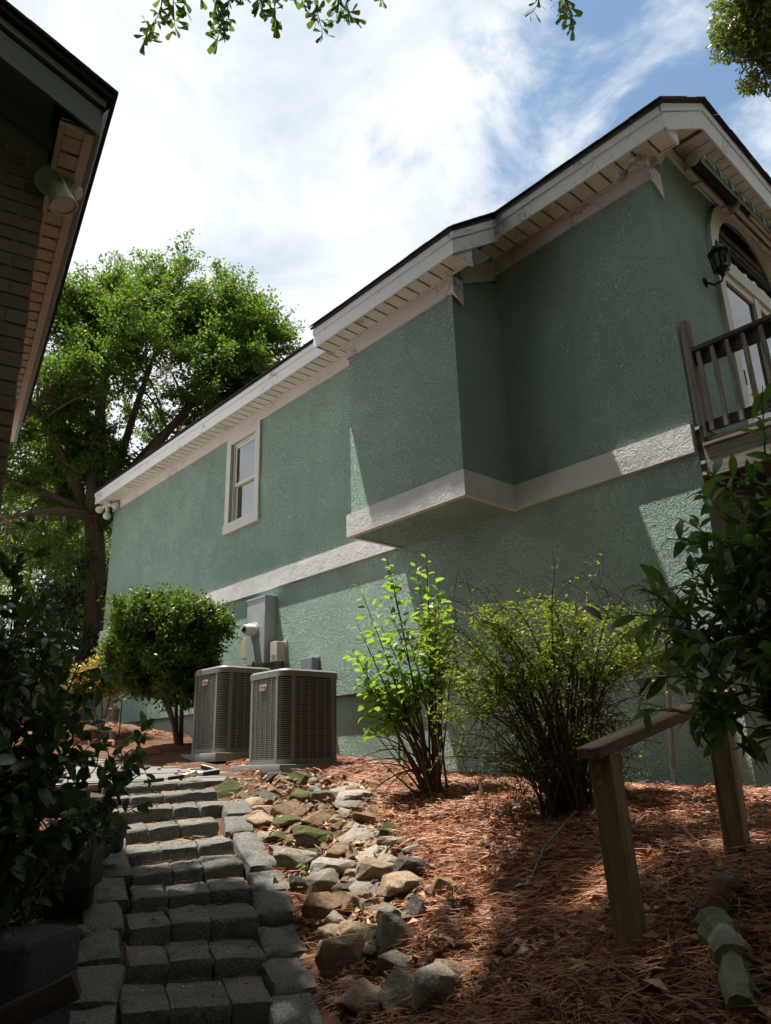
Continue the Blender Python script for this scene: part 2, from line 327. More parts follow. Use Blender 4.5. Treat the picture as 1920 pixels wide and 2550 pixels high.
m = MT('black_rubber', .4, .4); m.col((.014, .014, .016))
m = MT('brass', .35, .5, .9); m.col((.55, .40, .16)); m = MT('steel', .3, .5, .9); m.col((.55, .55, .52))
m = MT('lamp_green', .45, .4); m.col((.33, .36, .32)); m = MT('lamp_cream', .45, .4); m.col((.58, .55, .47))
m = MT('bulb', .12, .6); m.col((.46, .44, .38)); m.p.inputs['Transmission Weight'].default_value = .55
m = MT('awning_cloth', .85, .15); wv = m.n('ShaderNodeTexWave', wave_type='BANDS', bands_direction='Y'); wv.inputs['Scale'].default_value = 2.3; m.l(m.co, wv.inputs['Vector'])
m.col(m.mix(m.ramp(wv.outputs['Fac'], [(.62, 0), (.70, 1)]), (.03, .055, .05), (.22, .33, .27)))
m = MT('awning_roll', .8, .2); m.col((.02, .028, .033))
m = MT('lichen_wood', .95, .1).shift(); k = m.mix(m.noise(8, 6, .7), (.15, .13, .10), (.30, .29, .25)); m.col(m.mix(m.ramp(m.noise(6, 5, .7), [(.48, 0), (.62, .85)]), k, (.19, .22, .10))); m.bump(m.noise(22, 6, .7), .9, .015)
m = MT('reddish_wood', .95, .1).shift(); m.col(m.mix(m.noise(16, 6, .7), (.085, .045, .032), (.19, .105, .075))); m.bump(m.noise(30, 6, .7), .8, .01)
m = MT('stone_lantern', .8, .3); m.col(m.mix(m.noise(18, 4), (.36, .25, .20), (.48, .36, .30)))
m = MT('grey_pipe', .5, .3); m.col((.30, .31, .30))
m = MT('dark_bark', .95, .1).shift(); m.col(m.mix(m.noise(16, 6, .7), (.05, .032, .025), (.12, .08, .06))); m.bump(m.noise(30, 6, .7), .8, .01)
m = MT('pad_concrete', .9, .2); m.col(m.mix(m.noise(30, 5), (.17, .172, .172), (.26, .262, .26))); m.bump(m.noise(90, 3), .4, .003)

# ------------------------------------------------------------------ terrain
STEPS = [((655,1455),(1500,1400),4.10),((690,1195),(1460,1155),4.50),((700,1005),(1425,930),4.87),((720,845),(1385,780),5.27),((730,720),(1330,640),5.70),
         ((690,600),(1275,530),6.15),((650,480),(1195,420),6.60),((600,375),(1240,330),7.00),((580,305),(1195,255),7.40),((560,238),(1120,205),7.75)]
TR = np.array([.377, .926]); TR /= np.linalg.norm(TR); CL = np.array([-TR[1], TR[0]])     # along a tread, up the flight
def z6(x, y): return x / 2.192, 1850 + y / 2.192
def ray_line(px, P, d):
    """where the vertical plane through the eye and pixel px meets the level line P + s d; the point at that pixel's height"""
    r = ray(*px); A = np.array([[r[0], -d[0]], [r[1], -d[1]]]); t, s = np.linalg.solve(A, P[:2]); return r * t
NOSE = []
for a, b, d in STEPS:
    A, B = z6(*a), z6(*b); P = hz((A[0] + B[0]) / 2, (A[1] + B[1]) / 2, d); NOSE.append((ray_line(A, P, TR), ray_line(B, P, TR), P))
CP = [(-7.5,6,-.01),(-4.93,6,-.26),(-3.68,6,-.34),(-2.57,6,-.37),(-12.5,6,.47),(-15,6,.80),(-10,6,.22),(-7.0,4.6,-.13),(-8.6,4.7,0.0),(-9.8,4.9,.25),(-12.4,5.2,.6),
      (-1.7,2.7,-.68),(-1.67,3.58,-.47),(-1.38,2.77,-.62),(-1.12,2.34,-.72),(-2.49,2.6,-1.02),(-4.46,4.45,-.32),(-2.87,4.09,-.42),(-3.11,1.1,-1.22),(-4.28,1.38,-.90),(-6,1.6,-.52),(-8,2.4,-.15),
      (-10,3,.06),(-16,3,.8),(-20,8,1.2),(-9.0,3.6,-.09),(-10.5,4.0,.05),(-7.9,3.2,-.2),(0,0,-1.55),(-1.5,.8,-1.42),(-2.4,1.5,-1.28),(2,2,-1.25),(1,5,-.75),(3,-4,-1.8),(-3,-2,-1.1),(-8,-3,-.3),(-20,-5,.8),(10,10,-1.4),(-1,7,-.6),(-8,12,0),(-25,20,1.4),(12,-12,-2),(-12,-14,0)]
CP += [(P[0] + CL[0]*.0, P[1] + CL[1]*.0, P[2] - .15) for _, _, P in NOSE[::2]]
CP = np.array(CP, float)
def _tps(A, B):
    r = np.linalg.norm(A[:, None, :] - B[None, :, :], axis=2); return np.where(r > 0, r * r * np.log(r + 1e-9), 0)
_n = len(CP); _K = np.zeros((_n + 3, _n + 3)); _K[:_n, :_n] = _tps(CP[:, :2], CP[:, :2]) + np.eye(_n) * .02
_K[:_n, _n] = 1; _K[:_n, _n+1:] = CP[:, :2]; _K[_n:, :_n] = _K[:_n, _n:].T
_W = np.linalg.solve(_K, np.concatenate([CP[:, 2], np.zeros(3)]))
def terrain(x, y):
    x = np.atleast_1d(np.asarray(x, float)); y = np.atleast_1d(np.asarray(y, float))
    cx = np.clip(x, -24, 11); cy = np.clip(y, -13, 19); P = np.stack([cx, cy], 1)
    z = _tps(P, CP[:, :2]) @ _W[:_n] + _W[_n] + P @ _W[_n+1:]
    z += .016 * np.sin(5.1 * x + 2 * np.sin(3.3 * y)) * np.sin(6.2 * y + 1.7 * x) + .012 * np.sin(13 * x - 4 * y) * np.sin(11 * y + 5 * x)
    return z
def tz(x, y): return float(terrain(x, y)[0])
def ground(px, py):
    r = ray(px, py); h = math.hypot(r[0], r[1]); lo = None
    ts = np.linspace(1.2, 16, 600) / h; zz = ts * r[2] - terrain(ts * r[0], ts * r[1]); k = int(np.argmax(zz < 0))
    return r * ts[k]
gx = np.unique(np.concatenate([np.linspace(-400, -26, 12), np.linspace(-25, -10.5, 40), np.linspace(-10, 1, 150), np.linspace(1.3, 12, 30), np.linspace(14, 400, 12)]))
gy = np.unique(np.concatenate([np.linspace(-400, -15, 12), np.linspace(-14, -.5, 36), np.linspace(0, 6.6, 100), np.linspace(6.9, 20, 30), np.linspace(22, 400, 12)]))
GX, GY = np.meshgrid(gx, gy); GZ = terrain(GX.ravel(), GY.ravel()); nx, ny = len(gx), len(gy)
ii = (np.arange(ny - 1)[:, None] * nx + np.arange(nx - 1)[None, :]).ravel()
add('ground', mk(np.stack([GX.ravel(), GY.ravel(), GZ], 1), np.stack([ii, ii + 1, ii + nx + 1, ii + nx], 1), True), 'soil', kind='structure')

# unseen pale sheet added left of the picture to bounce sunlight onto the house
def dlim(x): return np.interp(-x, [8.6, 13, 20, 32], [1.75, 2.9, 4.6, 6.5])
dx_ = np.linspace(-32, -8.6, 48); V_ = []; F_ = []
for i, x in enumerate(dx_):
    for j in range(20): y = -9 + (dlim(x) + 9) * j / 19; V_.append((x, y, tz(x, y) + .035))
    if i: F_ += [(20*(i-1)+j, 20*i+j, 20*i+j+1, 20*(i-1)+j+1) for j in range(19)]
add('bounce_sheet', mk(np.array(V_), np.array(F_), True), 'concrete', kind='structure')

# ------------------------------------------------------------------ the green house
XL, XR, YW = -15.55, -2.57, 6.0; ZB0, ZB1 = 2.424, 2.69; ZS = 5.52; ZF = 5.335; YE = 5.66; ZE = 5.50
BX0, BX1, BY = -6.335, -4.570, 5.217; BZS, BZF = 4.95, 4.735; BYE = 4.90; BE0, BE1 = -6.63, -4.265
house = empty('green_house', (-9, 6, -.2), 'two storey house with green stucco walls and pale trim', 'house')
def part(name, mb, mat, parent=house, bevel=0, smooth=False, **k): return add(name, mb.mesh(bevel=bevel, smooth=smooth), mat, parent, **k)
WX0, WX1, WZ0, WZ1 = -10.60, -9.56, 3.60, 5.335         # outside of the window casing
ox0, ox1, oz0, oz1 = WX0 + .13, WX1 - .13, WZ0 + .17, WZ1 - .14   # opening
w = MB()                                                 # long wall, with a hole for the window
for a, b in (((XL, ZB1 - .03), (ox0, ZS + .1)), ((ox1, ZB1 - .03), (XR, ZS + .1)), ((ox0, ZB1 - .03), (ox1, oz0)), ((ox0, oz1), (ox1, ZS + .1))):
    w.box((a[0], YW, a[1]), (b[0], YW + .2, b[1]))
part('upper_wall', w, 'stucco_green')
part('lower_wall', MB().box((XL, YW, .765), (XR, YW + .2, ZB1 - .03)), 'stucco_green')
part('foundation_wall', MB().box((XL + .05, YW + .065, -1.5), (XR - .03, YW + .2, .765)), 'stucco_green')
part('drip_edge', MB().box((XL + .05, YW + .004, .752), (XR - .03, YW + .2, .765)), 'reddish_wood')
gab = MB(); gab.prism([(XR, YW + .201, .765), (XR, 13, .765), (XR, 13, 5.75), (XR, 6.55, 6.12), (XR, YW + .201, 5.86)], (-.2, 0, 0)); part('gable_wall', gab, 'stucco_green')
part('gable_foundation', MB().box((XR - .23, YW + .201, -1.5), (XR - .029, 13, .764)), 'stucco_green')
part('end_wall', MB().prism([(XL - .001, YW + .201, -1.5), (XL - .001, 13, -1.5), (XL - .001, 13, 8.0), (XL - .001, 9.5, 8.0), (XL - .001, YW + .201, 5.75)], (.2, 0, 0)), 'stucco_green')
part('bay_wall', MB().box((BX0, BY, ZB1 - .03), (BX1, YW, BZS + .25)), 'stucco_green')
part('bay_floor', MB().box((BX0 + .03, BY + .03, ZB0 + .006), (BX1 - .03, YW, ZB1 - .04)), 'stucco_green')
TB = .042
part('band', MB().box((XL - .06, YW - TB, ZB0), (BX0 - .042, YW + .1, ZB1)), 'stucco_trim')
part('band', MB().box((BX1 + .042, YW - TB, ZB0), (XR - .015, YW + .1, ZB1)), 'stucco_trim')
b = MB(); b.box((BX0 - .04, BY - TB, ZB0 + .018), (BX1 + .04, BY + .04, ZB1)); b.box((BX0 - .04, BY + .041, ZB0 + .018), (BX0 + .03, YW, ZB1)); b.box((BX1 - .03, BY + .041, ZB0 + .018), (BX1 + .04, YW, ZB1))
part('bay_band', b, 'stucco_trim')
b = MB(); b.box((BX0 - .04, BY - TB, ZB0 - .004), (BX1 + .04, BY + .022, ZB0 + .016)); b.box((BX0 - .04, BY + .023, ZB0 - .004), (BX0 + .012, YW, ZB0 + .016)); b.box((BX1 - .012, BY + .023, ZB0 - .004), (BX1 + .04, YW, ZB0 + .016))
part('bay_trim', b, 'casing')
# friezes
part('frieze', MB().box((XL - .02, YW - .03, ZF), (BX0, YW - .001, ZS + .02)), 'frieze')
part('frieze', MB().box((BX1, YW - .03, ZF), (XR - .001, YW - .001, ZS + .02)), 'frieze')
b = MB(); b.box((BX0 - .015, BY - .03, BZF), (BX1 + .03, BY - .001, BZS + .02)); b.box((BX1 + .001, BY, BZF), (BX1 + .03, BY + .12, BZS + .02))
part('bay_frieze', b, 'frieze')
part('bay_frieze_end', MB().prism([(BX1 + .031, BY - .03, BZF), (BX1 + .031, BY + .13, BZF - .10), (BX1 + .031, BY + .13, BZS - .02), (BX1 + .031, BY - .03, BZS - .02)], (.02, 0, 0)), 'trim')
part('bay_side_frieze', MB().prism([(BX1 + .001, BY + .14, BZS - .02), (BX1 + .001, YW - .031, BZS + .30), (BX1 + .001, YW - .031, BZS + .56), (BX1 + .001, BY + .14, BZS + .2)], (.025, 0, 0)), 'frieze')
part('frieze_end', MB().prism([(XR + .001, YW - .03, ZF), (XR + .001, YW + .19, ZF - .145), (XR + .001, YW + .19, ZF + .16), (XR + .001, YW - .03, ZS - .02)], (.02, 0, 0)), 'trim')
# fascias: a wide board with a thin strip above it
def fascia(name, x0, x1, ye, z0, mat='trim'):
    part(name, MB().box((x0, ye, z0), (x1, ye + .022, z0 + .165)), mat); part('drip_strip', MB().box((x0 - .012, ye - .022, z0 + .167), (x1 + .012, ye + .022, z0 + .245)), mat)
fascia('fascia', XL - .2, -12.4, YE - .02, ZE - .005); fascia('fascia', -12.395, -9.05, YE - .021, ZE - .006); fascia('fascia', -9.045, BE0 - .08, YE - .02, ZE - .005)
fascia('fascia', BE1 + .024, XR + .345, YE, ZE - .005); fascia('bay_fascia', BE0, BE1, BYE, BZS - .025)
# soffits: panels with dark grooves between them
def soffit(x0, x1, y0, y1, z, pitch=.178, mat='soffit', gm='soffit_groove'):
    part('soffit_backing', MB().box((x0, y0, z + .012), (x1, y1, z + .03)), gm)
    n = max(1, int(round((x1 - x0) / pitch))); pw = (x1 - x0) / n; me = box_mesh((-pw/2 + .011, y0 + .004, -.008), (pw/2 - .011, y1 - .028, .011), .003); me.materials.append(MATS[mat])
    for i in range(n): add('soffit_panel', me, None, house, mw=Matrix.Translation((x0 + (i + .5) * pw, 0, z)))
    part('soffit_channel', MB().box((x0, y1 - .026, z - .014), (x1, y1 - .001, z + .011)), mat)
soffit(XL - .19, BE0 - .09, YE + .004, YW - .031, ZS); soffit(BX1 + .032, XR + .335, YE + .024, YW - .031, ZS); soffit(BE0 + .012, BE1 - .012, BYE + .024, BY - .031, BZS)
part('bay_soffit_end', MB().box((BE1 - .011, BYE + .024, BZS - .008), (BE1 + .0, BY - .001, BZS + .03)), 'frieze')
part('bay_soffit_end', MB().box((BE0 + .0, BYE + .024, BZS - .02), (BE0 + .011, BY - .001, BZS + .03)), 'trim')
# bay rake boards, right end: board, strip and the triangle under it
part('bay_rake', MB().prism([(BE1 + .001, BYE, BZS - .025), (BE1 + .001, YE + .02, 5.47), (BE1 + .001, YE + .02, 5.665), (BE1 + .001, BYE, 5.088)], (.022, 0, 0)), 'trim')
part('bay_rake_strip', MB().prism([(BE1 + .001, BYE - .022, 5.09), (BE1 + .001, YE + .02, 5.667), (BE1 + .001, YE + .02, 5.765), (BE1 + .001, BYE - .022, 5.172)], (.036, 0, 0)), 'trim')
part('eave_return', MB().prism([(BE1 - .01, BYE + .06, BZS - .02), (BE1 - .01, BY + .02, BZS - .02), (BE1 - .01, BY + .02, BZS + .26), (BE1 - .01, BYE + .06, BZS + .03)], (.009, 0, 0)), 'trim')
part('bay_rake', MB().prism([(BE0 - .001, BYE, BZS - .025), (BE0 - .001, YE + .02, 5.47), (BE0 - .001, YE + .02, 5.665), (BE0 - .001, BYE, 5.088)], (-.022, 0, 0)), 'trim')
# clipped gable on the right: sloping rake, then a level one
XG = XR + .368
def k_top(y): return 5.745 + (y - YE) * .72 if y < 6.65 else 6.458 - (y - 6.65) * .055
prof_b = [(YE, ZE - .005), (YE + .02, ZE + .07), (6.58, 6.085), (9.9, 6.085 - 3.3 * .055)]
part('rake', MB().prism([(XG - .022, YE - .001, ZE - .005), (XG - .022, YE + .05, ZE - .005), (XG - .022, 6.585, 6.08), (XG - .022, 9.9, 5.90), (XG - .022, 9.9, 6.17), (XG - .022, 6.64, 6.35), (XG - .022, YE - .001, 5.655)], (.022, 0, 0)), 'trim')
part('rake_strip', MB().prism([(XG - .022, YE - .022, 5.658), (XG - .022, 6.64, 6.353), (XG - .022, 9.9, 6.173), (XG - .022, 9.9, 6.27), (XG - .022, 6.66, 6.45), (XG - .022, YE - .022, 5.742)], (.036, 0, 0)), 'trim')
part('eave_return', MB().prism([(XG - .05, YE + .07, ZE + .02), (XG - .05, YW - .03, ZE + .0), (XG - .05, YW - .03, ZE + .25)], (.02, 0, 0)), 'trim')
sg = 'soffit_groove'
part('rake_soffit_backing', MB().prism([(XR, YE + .4, 5.80), (XR, 6.575, 6.12), (XR, 9.9, 5.94), (XR, 9.9, 5.97), (XR, 6.57, 6.16), (XR, YE + .4, 5.84)], (XG - .024 - XR, 0, 0)), sg)
for i in range(24):                                   # boards of the gable soffit
    y0 = 5.98 + i * .165; y1 = y0 + .152
    zf = lambda y: (5.76 + (y - 5.98) * .56) if y < 6.58 else 6.096 - (y - 6.58) * .055
    if y0 < 6.58 < y1: y1 = 6.575
    part('soffit_panel', MB().prism([(XR + .03, y0, zf(y0)), (XR + .03, y1, zf(y1)), (XR + .03, y1, zf(y1) + .02), (XR + .03, y0, zf(y0) + .02)], (XG - .05 - XR, 0, 0)), 'soffit')
part('gable_frieze', MB().prism([(XR + .001, YW + .2, 5.60), (XR + .001, 6.45, 5.92), (XR + .001, 9.9, 5.74), (XR + .001, 9.9, 5.92), (XR + .001, 6.52, 6.09), (XR + .001, YW + .2, 5.88)], (.022, 0, 0)), 'frieze')
# roof
rf = MB(); T = .03
rf.prism([(XL - .23, YE - .045, 5.742), (XL - .23, 11.2, 9.74), (XL - .23, 11.2, 9.78), (XL - .23, YE - .045, 5.778)], (XG + .03 - (XL - .23) - 2.2, 0, 0))
roof = part('roof', rf, 'shingle')
part('roof_clip', MB().prism([(XG + .03 - 2.2, YE - .045, 5.742), (XG + .02, YE - .045, 5.742), (XG + .02, 6.66, 6.452), (XG + .02, 9.9, 6.272), (XG - 2.17, 11.2, 9.70), (XG - 2.17, 11.2, 9.74)], (0, 0, .035)), 'shingle', roof)
part('bay_roof', MB().prism([(BE0 - .03, BYE - .045, 5.168), (BE0 - .03, YE + .1, 5.83), (BE0 - .03, YE + .1, 5.87), (BE0 - .03, BYE - .045, 5.204)], (BE1 - BE0 + .07, 0, 0)), 'shingle', roof)
sh = MB().box((-.15, -.02, 0), (.15, .16, .009)).mesh(bevel=.003, seg=1); sh.materials.append(MATS['shingle'])
def shingle_row(p0, p1, slope_dir, lift, n):
    p0, p1 = np.array(p0), np.array(p1); d = (p1 - p0) / np.linalg.norm(p1 - p0); s = np.array(slope_dir) / np.linalg.norm(slope_dir); nn = np.cross(d, s)
    ln = np.linalg.norm(p1 - p0) / n
    for i in range(n):
        c = p0 + d * (i + .5) * ln + nn * (lift + random.uniform(0, .006)) - s * random.uniform(0, .014); k = ln / .302
        add('shingle', sh, None, roof, mw=Matrix([[d[j] * k, s[j], nn[j], c[j]] for j in range(3)] + [[0, 0, 0, 1]]))
SL = (0, 1, .72)
shingle_row((XL - .24, YE - .05, 5.782), (BE0 - .05, YE - .05, 5.782), SL, .001, 30); shingle_row((BE1 - .25, YE - .05, 5.782), (XG + .03, YE - .05, 5.782), SL, .001, 7)
shingle_row((BE0 - .04, BYE - .05, 5.208), (BE1 + .05, BYE - .05, 5.208), (0, 1, .77), .001, 8)
shingle_row((XG + .035, 5.62, 5.76), (XG + .035, 6.66, 6.49), (-1, 0, 0), .0, 4); shingle_row((XG + .035, 6.66, 6.492), (XG + .035, 9.9, 6.312), (-1, 0, .4), .0, 11)
shingle_row((BE1 + .05, BYE - .04, 5.212), (BE1 + .05, YE - .05, 5.796), (-1, 0, 0), .0, 3)
# window in the long wall
win = part('window', MB().box((WX0, YW - .04, WZ1 - .14), (WX1, YW - .001, WZ1 - .002)).box((WX0, YW - .04, WZ0 + .171), (ox0, YW - .001, WZ1 - .141)).box((ox1, YW - .04, WZ0 + .171), (WX1, YW - .001, WZ1 - .141)).box((WX0 - .02, YW - .05, WZ0), (WX1 + .02, YW - .001, WZ0 + .17)), 'casing')
zm = oz0 + (oz1 - oz0) * .475
f1 = MB(); e = .035
for (x0, x1, z0, z1, y) in ((ox0 + .001, ox1 - .001, oz0 + .001, oz1 - .001, YW + .02),):
    f1.box((x0, y, z0), (x0 + e, y + .09, z1)); f1.box((x1 - e, y, z0), (x1, y + .09, z1)); f1.box((x0 + e, y, z1 - e), (x1 - e, y + .09, z1)); f1.box((x0 + e, y, z0), (x1 - e, y + .09, z0 + e))
part('window_frame', f1, 'vinyl', win)
for nm, z0, z1, y in (('upper_sash', zm - .02, oz1 - e - .002, YW + .04), ('lower_sash', oz0 + e + .002, zm + .02, YW + .075)):
    s = MB(); x0, x1 = ox0 + e + .002, ox1 - e - .002; q = .045
    s.box((x0, y, z0), (x0 + q, y + .03, z1)); s.box((x1 - q, y, z0), (x1, y + .03, z1)); s.box((x0 + q, y, z1 - q), (x1 - q, y + .03, z1)); s.box((x0 + q, y, z0), (x1 - q, y + .03, z0 + q))
    part(nm, s, 'vinyl', win); part('pane', MB().box((x0 + q - .004, y + .012, z0 + q - .004), (x1 - q + .004, y + .018, z1 - q + .004)), 'glass', win)
# arched window over the deck doors, on the gable
AY, AZ, RO, RI = 8.10, 5.045, .98, .78
def arc(r, n=28): return [(AY - r * math.cos(math.pi * i / n), AZ + r * math.sin(math.pi * i / n)) for i in range(n + 1)]
def ring(ro, ri, x0, x1):
    mb = MB(); o, i_ = arc(ro), arc(ri)
    for k in range(len(o) - 1): mb.prism([(x0, *o[k]), (x0, *o[k+1]), (x0, *i_[k+1]), (x0, *i_[k])], (x1 - x0, 0, 0))
    return mb
dw = part('arched_window', ring(RO, RI + .05, XR + .001, XR + .05), 'cream_trim'); part('inner_ring', ring(RI + .049, RI, XR + .001, XR + .035), 'cream_trim', dw)
part('pane', MB().prism([(XR + .006, *p) for p in arc(RI)], (.008, 0, 0)), 'door_glass', dw)
part('transom', MB().box((XR + .001, AY - RO, 4.865), (XR + .065, AY + RO, 5.044)), 'cream_trim', dw)
dr = part('deck_door', MB().box((XR + .001, 7.13, 2.56), (XR + .05, 7.27, 4.864)).box((XR + .001, 8.03, 2.56), (XR + .05, 8.16, 4.864)).box((XR + .001, 8.93, 2.56), (XR + .05, 9.07, 4.864)).box((XR + .001, 7.271, 4.76), (XR + .04, 8.029, 4.863)).box((XR + .001, 8.161, 4.76), (XR + .04, 8.929, 4.863)), 'cream_trim')
for y0, y1 in ((7.271, 8.029), (8.161, 8.929)): part('door_pane', MB().box((XR + .006, y0, 2.60), (XR + .014, y1, 4.759)), 'door_glass', dr)
part('door_handle', MB().box((XR + .02, 7.30, 3.50), (XR + .05, 7.325, 3.66)), 'black_metal', dr)

# ------------------------------------------------------------------ things fixed to the green house
aw = empty('retractable_awning', (-2.4, 8.2, 5.85), 'rolled up striped green awning under the gable eave', 'awning')
ay0, ay1 = 6.72, 10.2
part('torsion_bar', MB().box((-2.535, ay0 + .06, 5.87), (-2.49, ay1, 5.925)), 'cream_trim', aw, bevel=.006)
part('fabric_roll', MB().tube([(-2.40, ay0, 5.90), (-2.40, ay1, 5.90)], .062, 14), 'awning_roll', aw, smooth=True)
part('front_bar', MB().box((-2.325, ay0 - .02, 5.80), (-2.285, ay1, 5.88)), 'cream_trim', aw, bevel=.006)
v = []; f = []
for i in range(140):
    y = ay0 - .01 + (ay1 - ay0) * i / 139; dz = .10 + .03 * abs(math.sin(i * .35)); dx = .012 * math.sin(i * .55)
    v += [(-2.272, y, 5.86), (-2.262 + dx, y, 5.86 - dz)]
    if i: k = 2 * i; f.append((k - 2, k, k + 1, k - 1))
add('valance', mk(np.array(v), np.array(f), True), 'awning_cloth', aw)
for y in (7.02, 7.62, 7.80, 8.6, 9.4): part('bracket', MB().box((-2.569, y, 5.84), (-2.475, y + .05, 5.95)), 'cream_trim', aw, bevel=.006)
part('folding_arm', MB().box((-2.43, 7.72, 5.795), (-2.39, 9.6, 5.835)), 'cream_trim', aw, bevel=.006); part('folding_arm', MB().box((-2.37, 7.95, 5.80), (-2.335, 9.6, 5.835)), 'cream_trim', aw, bevel=.006)
part('arm_hub', MB().lathe([(.06, -.02), (.07, -.01), (.07, .03), (.05, .045)], (-2.42, 7.70, 5.86), (0, -1, 0), 14), 'lamp_green', aw)
part('end_cap', MB().lathe([(.075, 0), (.082, .012), (.06, .03), (.02, .035)], (-2.40, ay0, 5.90), (0, -1, 0), 14), 'cream_trim', aw)

wl = empty('wall_lantern', (-2.55, 6.86, 4.55), 'black metal lantern on the gable wall beside the arched window', 'wall lamp')
lp = (-2.40, 6.90)
part('wall_plate', MB().lathe([(.055, 0), (.055, .015), (.03, .03)], (XR, 6.86, 4.53), (1, 0, 0), 12), 'black_metal', wl, smooth=True)
part('arm', MB().tube([(XR + .02, 6.86, 4.52), (-2.49, 6.87, 4.47), (-2.42, 6.89, 4.485), (lp[0], lp[1], 4.54)], .012, 8), 'black_metal', wl, smooth=True)
part('base', MB().lathe([(.012, -.07), (.03, -.05), (.035, -.02), (.075, .0), (.085, .015)], (*lp, 4.60), n=6), 'black_metal', wl)
cg = MB()
for k in range(6):
    a = math.pi * k / 3; cg.tube([(lp[0] + .08*math.cos(a), lp[1] + .08*math.sin(a), 4.61), (lp[0] + .098*math.cos(a), lp[1] + .098*math.sin(a), 4.80)], .008, 5)
part('cage', cg, 'black_metal', wl)
part('lamp_glass', MB().lathe([(.074, .012), (.09, .198)], (*lp, 4.60), n=6), 'glass', wl); part('candle', MB().tube([(*lp, 4.61), (*lp, 4.72)], .018, 8), 'lamp_cream', wl)
part('roof', MB().lathe([(.108, .2), (.112, .215), (.07, .26), (.055, .29), (.02, .31), (.012, .33), (.018, .345), (.004, .385)], (*lp, 4.60), n=12), 'black_metal', wl)

def flood(name, c, dirs, size, label, mat_body, mat_bulb, clear):
    t = empty(name, c, label, 'floodlight'); c = np.array(c, float)
    part('mounting_plate', MB().lathe([(.06 * size, 0), (.065 * size, -.02 * size), (.03 * size, -.045 * size)], c, (0, 0, 1), 16), mat_body, t, smooth=True)
    for d in dirs:
        d = np.array(d, float); d /= np.linalg.norm(d); s = c + np.array([0, 0, -.04 * size]) + d * .02
        part('socket', MB().lathe([(.02 * size, 0), (.026 * size, .03 * size), (.03 * size, .09 * size)], s, d, 14), mat_body, t, smooth=True)
        pr = [(.018, .085), (.03, .11), (.052, .14), (.058, .165), (.052, .19), (.03, .212), (.005, .22)] if clear else [(.026, .085), (.036, .11), (.06, .16), (.062, .175), (.05, .182), (.004, .183)]
        part('bulb', MB().lathe([(r * size, h * size) for r, h in pr], s, d, 18), mat_bulb, t, smooth=True)
flood('eave_floodlight', onZ(1578, 398, ZS - .008), [(-.55, -.35, -.55), (.75, .25, -.35)], .95, 'twin clear bulb floodlight under the near end of the main eave', 'casing', 'bulb', True)
flood('eave_floodlight', onZ(269, 1250, ZS - .008), [(-.9, -.3, -.25), (.05, 0, -1), (.8, .3, -.25)], 1.5, 'small white floodlight under the far left end of the eave', 'lamp_cream', 'lamp_cream', True)

# ------------------------------------------------------------------ deck
dk = empty('deck', (-2.3, 6.05, 2.2), 'weathered wooden deck with baluster railing on the gable end', 'deck')
part('rim_joist', MB().box((-2.51, 5.985, 2.18), (1.2, 6.023, 2.447)), 'deck_wood_x', dk, bevel=.003)
part('rim_cap', MB().box((-2.51, 5.965, 2.449), (1.2, 6.03, 2.478)), 'deck_wood_x', dk, bevel=.003)
part('ledger_board', MB().box((-2.568, 6.0, 2.18), (-2.53, 9.6, 2.68)), 'deck_rail_wood', dk); part('ledger_post', MB().box((-2.528, 6.005, 2.19), (-2.512, 6.08, 2.60)), 'post_wood', dk)
for i in range(26): part('deck_board', MB().box((-2.52, 6.035 + i * .145, 2.515), (1.2, 6.035 + i * .145 + .138, 2.54)), 'deck_wood_x', dk)
for i in range(9): part('joist', MB().box((-2.1 + i * .4, 6.031, 2.28), (-2.06 + i * .4, 9.6, 2.513)), 'deck_rail_wood', dk)
part('railing_post', MB().box((-2.545, 6.0, 2.545), (-2.475, 6.085, 3.705)), 'deck_wood_z', dk, bevel=.004)
part('railing_post', MB().box((.9, 6.0, 2.545), (.985, 6.085, 3.705)), 'deck_wood_z', dk, bevel=.004)
part('hand_rail', MB().box((-2.472, 5.975, 3.355), (.9, 6.115, 3.393)), 'deck_rail_wood', dk, bevel=.004); part('top_rail', MB().box((-2.472, 6.035, 3.235), (.9, 6.072, 3.352)), 'deck_rail_wood', dk)
part('bottom_rail', MB().box((-2.472, 6.035, 2.60), (.9, 6.072, 2.69)), 'deck_rail_wood', dk)
bal = MB().box((-.018, 5.992, 2.583), (.018, 6.031, 3.345)).mesh(bevel=.002, seg=1); bal.materials.append(MATS['deck_wood_z'])
for i in range(25): add('baluster', bal, None, dk, mw=Matrix.Translation((-2.405 + i * .1285 + random.uniform(-.004, .004), 0, 0)) @ Matrix.Rotation(random.uniform(-.006, .006), 4, 'Y'))
for z in (2.62, 2.30, 2.20): part('bracket', MB().box((-2.555, 5.975, z), (-2.515, 5.999, z + .03)), 'steel', dk)

# ------------------------------------------------------------------ brick outbuilding on the left
E_ = np.array([-.9804, .1971, 0]); P_ = np.array([.1971, .9804, 0]); Zv = np.array([0, 0, 1.0]); GE, HS = 3.45, 2.97
def ep(e, p, z): return E_ * e + P_ * p + Zv * z
FE = np.array([[P_[i], E_[i], Zv[i]] for i in range(3)])
bh = empty('brick_outbuilding', ep(5.4, -2, -.6), 'dark brick building with tan soffit and sloping roof edge at far left', 'building')
WC = .125; FARE = 7.36
wl_ = part('brick_wall', MB().prism([ep(GE + .012, WC - .012, -1.4), ep(GE + .012, -4.5, -1.4), ep(GE + .012, -4.5, 4.4), ep(GE + .012, -2.5, 4.4), ep(GE + .012, WC - .012, 3.02)], E_ * (FARE - GE - .4)), 'mortar', bh)
brk = MB().box((-.5, -.5, -.5), (.5, .5, .5)).mesh(bevel=.035, seg=1); brk.materials.append(MATS['brick'])
